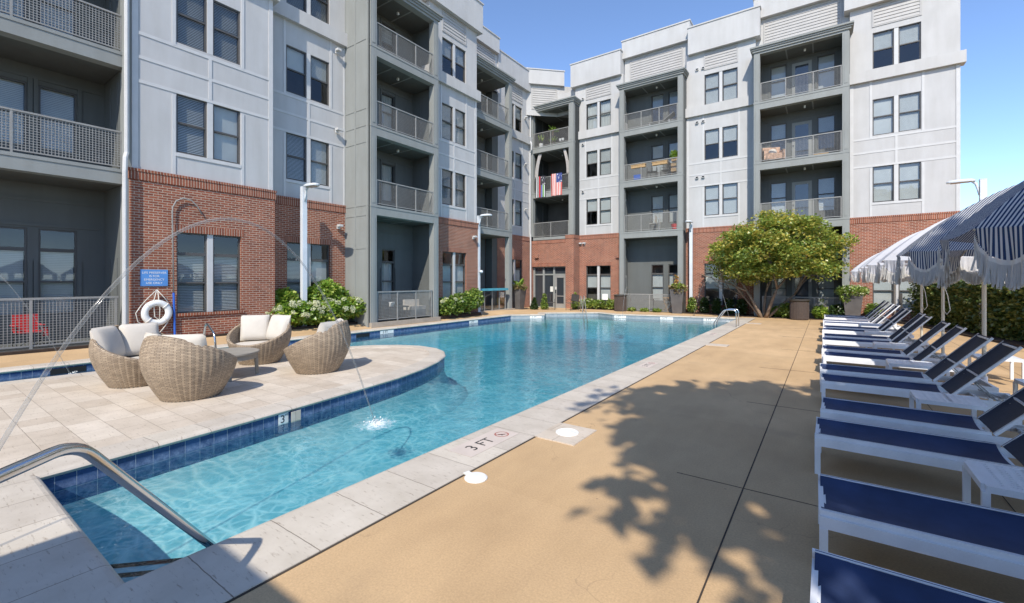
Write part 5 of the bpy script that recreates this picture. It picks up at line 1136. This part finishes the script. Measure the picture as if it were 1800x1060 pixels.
def metal_chair(loc, rz, label, mat='rail', seat='rail', z=0, name='metal_chair', grp=None, h=.95, sh=.45):
    t = thing(name, label, 'chair', loc, rz, grp); w = .27
    for s in (-1, 1):
        m = MB(); m.tube([(.26, s * w, 0), (.24, s * w, sh + .2), (-.2, s * w, sh + .22), (-.26, s * w, h)], .014, 6); m.tube([(-.28, s * w, 0), (-.2, s * w, sh + .22)], .014, 6); m.build('side_frame', mat, t)
    m = MB(); m.box(-.24, .25, -w, w, sh - .02, sh); m.build('seat', seat, t); m = MB()
    m.bar((-.2, 0, sh + .08), (-.26, 0, h), .012, 2 * w, (1, 0, 0)); m.build('backrest', seat, t)
metal_chair((-13.95, 23.95, 0), -1.2, 'dark tube armchair left of the glass entrance door', 'dark_metal', 'dark_metal', grp='metal armchairs by the entrance'); metal_chair((-12.55, 24.1, 0), -2.1, 'dark tube armchair right of the glass entrance door', 'dark_metal', 'dark_metal', grp='metal armchairs by the entrance')
t = thing('patio_bench', 'low bench with a pale patterned cushion behind the railing of the grey balcony stack', 'bench', (-14.55, 13.35, .2)); m = MB(); m.box(-.25, .25, -.45, .42, .1, .35); m.build('frame', 'rail', t); m = MB(); m.box(-.26, .26, -.42, .4, .35, .5); m.box(-.3, -.18, -.42, .4, .5, .78); m.build('cushion', 'cushion', t)
m = MB(); m.lathe([(.09, 0), (.13, .16), (.125, .17), (.08, .02)], n=16); o = m.build('flower_pot', 'white_plastic', None); o.location = (-14.4, 11.95, .75); tag(o, 'white flower pot on the stand behind the mesh patio railing', 'pot')
m = MB(); m.box(-.25, .25, -.5, .5, .5, .55); m.box(-.22, -.18, -.46, -.42, 0, .5); m.box(.18, .22, -.46, -.42, 0, .5); m.box(-.22, -.18, .42, .46, 0, .5); m.box(.18, .22, .42, .46, 0, .5); o = m.build('patio_table', 'dark_metal', None); o.location = (-14.45, 12.2, .2); tag(o, 'small dark table behind the railing of the grey balcony stack', 'table')
m = MB(); m.box(-.05, .05, -.05, .05, 0, 1.25); o = m.build('metal_post', 'dark_metal', None); o.location = (2.62, 25.2, 0); tag(o, 'short dark metal post at the left end of the hedge', 'post')

# ------------------------------------------------------------------ things on the balconies
for i, x in enumerate((-9.0, -7.75)):
    m = MB(); m.box(-.42, .42, -.1, .1, -.09, .09); m.box(-.44, .44, -.12, .12, .06, .1); o = m.build('planter_box', 'wood', None); o.location = (x, 25.68, 8.5); tag(o, ['wooden planter box inside the third floor railing of the right wing, left one', 'wooden planter box inside the third floor railing of the right wing, right one'][i], 'planter box')
t = thing('plant_stand', 'tiered wooden plant stand at the right end of the third floor balcony rail', 'plant stand', (-7.0, 25.95, 7.72)); m = MB()
for z in (.25, .55, .85): m.box(-.18, .18, -.14, .14, z, z + .2)
m.bar((-.18, 0, 0), (-.12, 0, .95), .03); m.bar((.18, 0, 0), (.12, 0, .95), .03); m.build('tiers', 'wood', t)
shrub('potted_plant', 'leafy green plant on top of the tiered wooden stand', 'plant', [(0, 0, .15, .26, .3)], 420, .1, 'leaf_lime', None, 1, 120, None, (-7.0, 25.95, 8.72))
m = MB(); m.box(-.2, .2, -.15, .15, 0, .3); m.box(-.21, .21, -.16, .16, .28, .31); o = m.build('storage_tub', 'blue', None); o.location = (-9.1, 25.85, 7.72); tag(o, 'blue plastic tub on the third floor balcony of the right wing', 'tub')
G2 = 'patio chairs on the right wing balconies'
metal_chair((-8.2, 26.15, 4.68), -1.5, 'pale sling chair on the second floor balcony of the right wing', 'rail', 'cushion', grp=G2)
metal_chair((-8.35, 26.1, 7.72), -1.2, 'dark patio chair under the left planter box', 'dark_metal', 'dark_metal', grp=G2); metal_chair((-7.5, 26.2, 7.72), -1.9, 'dark patio chair under the right planter box', 'dark_metal', 'dark_metal', grp=G2)
t = thing('lounge_chair', 'white reclining lounge chair on the top floor balcony of the right wing', 'lounge chair', (-7.6, 26.1, 10.74), 0); m = MB(); m.bar((-.9, 0, .25), (.0, 0, .25), .04, .5, (0, 1, 0)); m.bar((0, 0, .25), (.55, 0, .62), .04, .5, (0, 1, 0)); m.build('sling', 'rail', t); m = MB()
for x in (-.8, .3):
    for s in (-1, 1): m.bar((x, s * .22, 0), (x, s * .22, .26), .03)
m.build('frame', 'white_metal', t)
m = MB(); m.lathe([(.16, 0), (.24, .3), (.22, .3), (.2, .26)], n=18); o = m.build('terracotta_pot', 'red', None); o.location = (-6.95, 25.85, 4.68); tag(o, 'red pot in the corner of the second floor balcony', 'pot')
t = thing('armchair', 'floral armchair on the third floor balcony above the multi trunk tree', 'armchair', (-2.2, 25.95, 7.72), -1.2); m = MB(); m.box(-.35, .35, -.38, .38, .12, .42); m.box(-.4, -.22, -.4, .4, .4, .85); m.box(-.35, .35, .34, .48, .12, .6); m.box(-.35, .35, -.48, -.34, .12, .6)
M['floral'] = mat_plain('floral_fabric', (.5, .32, .22), .9, .5, 9)
m.build('upholstery', 'floral', t); m = MB(); m.ball((0, 0, .55), .12, .2, .17); m.build('cushion', 'cushion', t, True)
m = MB(); m.box(-.3, .3, -.15, .15, 0, .14); o = m.build('storage_crate', 'wood', None); o.location = (-.2, 25.85, 7.72); tag(o, 'low wooden crate on the third floor balcony, right of the floral armchair', 'crate')
m = MB(); m.lathe([(.12, 0), (.15, .28), (.13, .28), (.12, .24)], n=18); o = m.build('white_pot', 'white_plastic', None); o.location = (-15.75, 25.75, 10.76); tag(o, 'white pot with spiky leaves on the corner balcony', 'pot')
t = thing('snake_plant', 'spiky upright plant in the white pot on the corner balcony', 'plant', (-15.75, 25.75, 11.0)); V = []; F = []
rg = random.Random(3)
for i in range(11): a = rg.uniform(0, 6.3); q = rg.uniform(.08, .3); bigleaf(V, F, (.04 * cos(a), .04 * sin(a), 0), (q * cos(a), q * sin(a), rg.uniform(.4, .85)), .035, rg)
mk('spiky_leaves', V, F, 'leaf_lime', t)
t = thing('palm_plant', 'bushy palm like potted plant at the middle of the corner balcony', 'plant', (-14.85, 25.8, 10.76)); V = []; F = []
for i in range(60): a = rg.uniform(0, 6.3); q = rg.uniform(.15, .5); z = rg.choice((.25, .95)); bigleaf(V, F, (0, 0, z), (q * cos(a), q * sin(a), z + rg.uniform(-.05, .4)), .03, rg)
mk('fronds', V, F, 'leaf_lime', t); m = MB(); m.tube([(0, 0, 0), (0, 0, 1.0)], .025, 6); m.build('stem', 'bark', t)
for i, x in enumerate((-14.25, -14.05)): m = MB(); m.lathe([(.07, 0), (.09, .15), (.08, .15), (.07, .12)], n=14); o = m.build('small_pot', 'white_plastic', None); o.location = (x, 25.7, 10.95); tag(o, ['small white pot on the corner balcony, left of two', 'small white pot on the corner balcony, right of two'][i], 'pot')
def cloth(name, label, cat, x0, x1, z0, z1, y, mat, fold, seed, gather=0):
    V = []; F = []; UV = []; n, k = 24, 16
    for j in range(k + 1):
        for i in range(n + 1):
            u = i / n; v = j / k; c = (x0 + x1) / 2; xx = x0 + (x1 - x0) * u; xx = c + (xx - c) * (1 - .0 * v) + gather * v ** 2; V.append((xx - x0, fold * sin(u * 17 + seed + v) * (.4 + .6 * (1 - v)), z0 + (z1 - z0) * v - z1))
    for j in range(k):
        for i in range(n): p = j * (n + 1) + i; F.append((p, p + 1, p + n + 2, p + n + 1)); UV.append([(i / n, j / k), ((i + 1) / n, j / k), ((i + 1) / n, (j + 1) / k), (i / n, (j + 1) / k)])
    o = mk(name, V, F, mat, None, uv=UV, smooth=True); o.location = (x0, y, z1); return tag(o, label, cat)
cloth('flag', 'red and white striped flag with starry blue corner hanging over the corner balcony rail', 'flag', -14.75, -13.95, 7.35, 8.78, 25.4, 'flag', .03, 1)
cloth('flag', 'black and white striped flag with red, blue and green lines on the corner balcony rail', 'flag', -15.95, -15.2, 7.35, 8.75, 25.4, 'thinflag', .03, 4)
cloth('curtain', 'grey outdoor curtain tied back at the left of the corner balcony', 'curtain', -16.15, -15.9, 8.75, 10.3, 25.6, 'curtain', .05, 2, .3)
cloth('curtain', 'grey outdoor curtain tied back at the right of the corner balcony', 'curtain', -13.7, -13.5, 8.75, 10.3, 25.6, 'curtain', .05, 5, -.28)
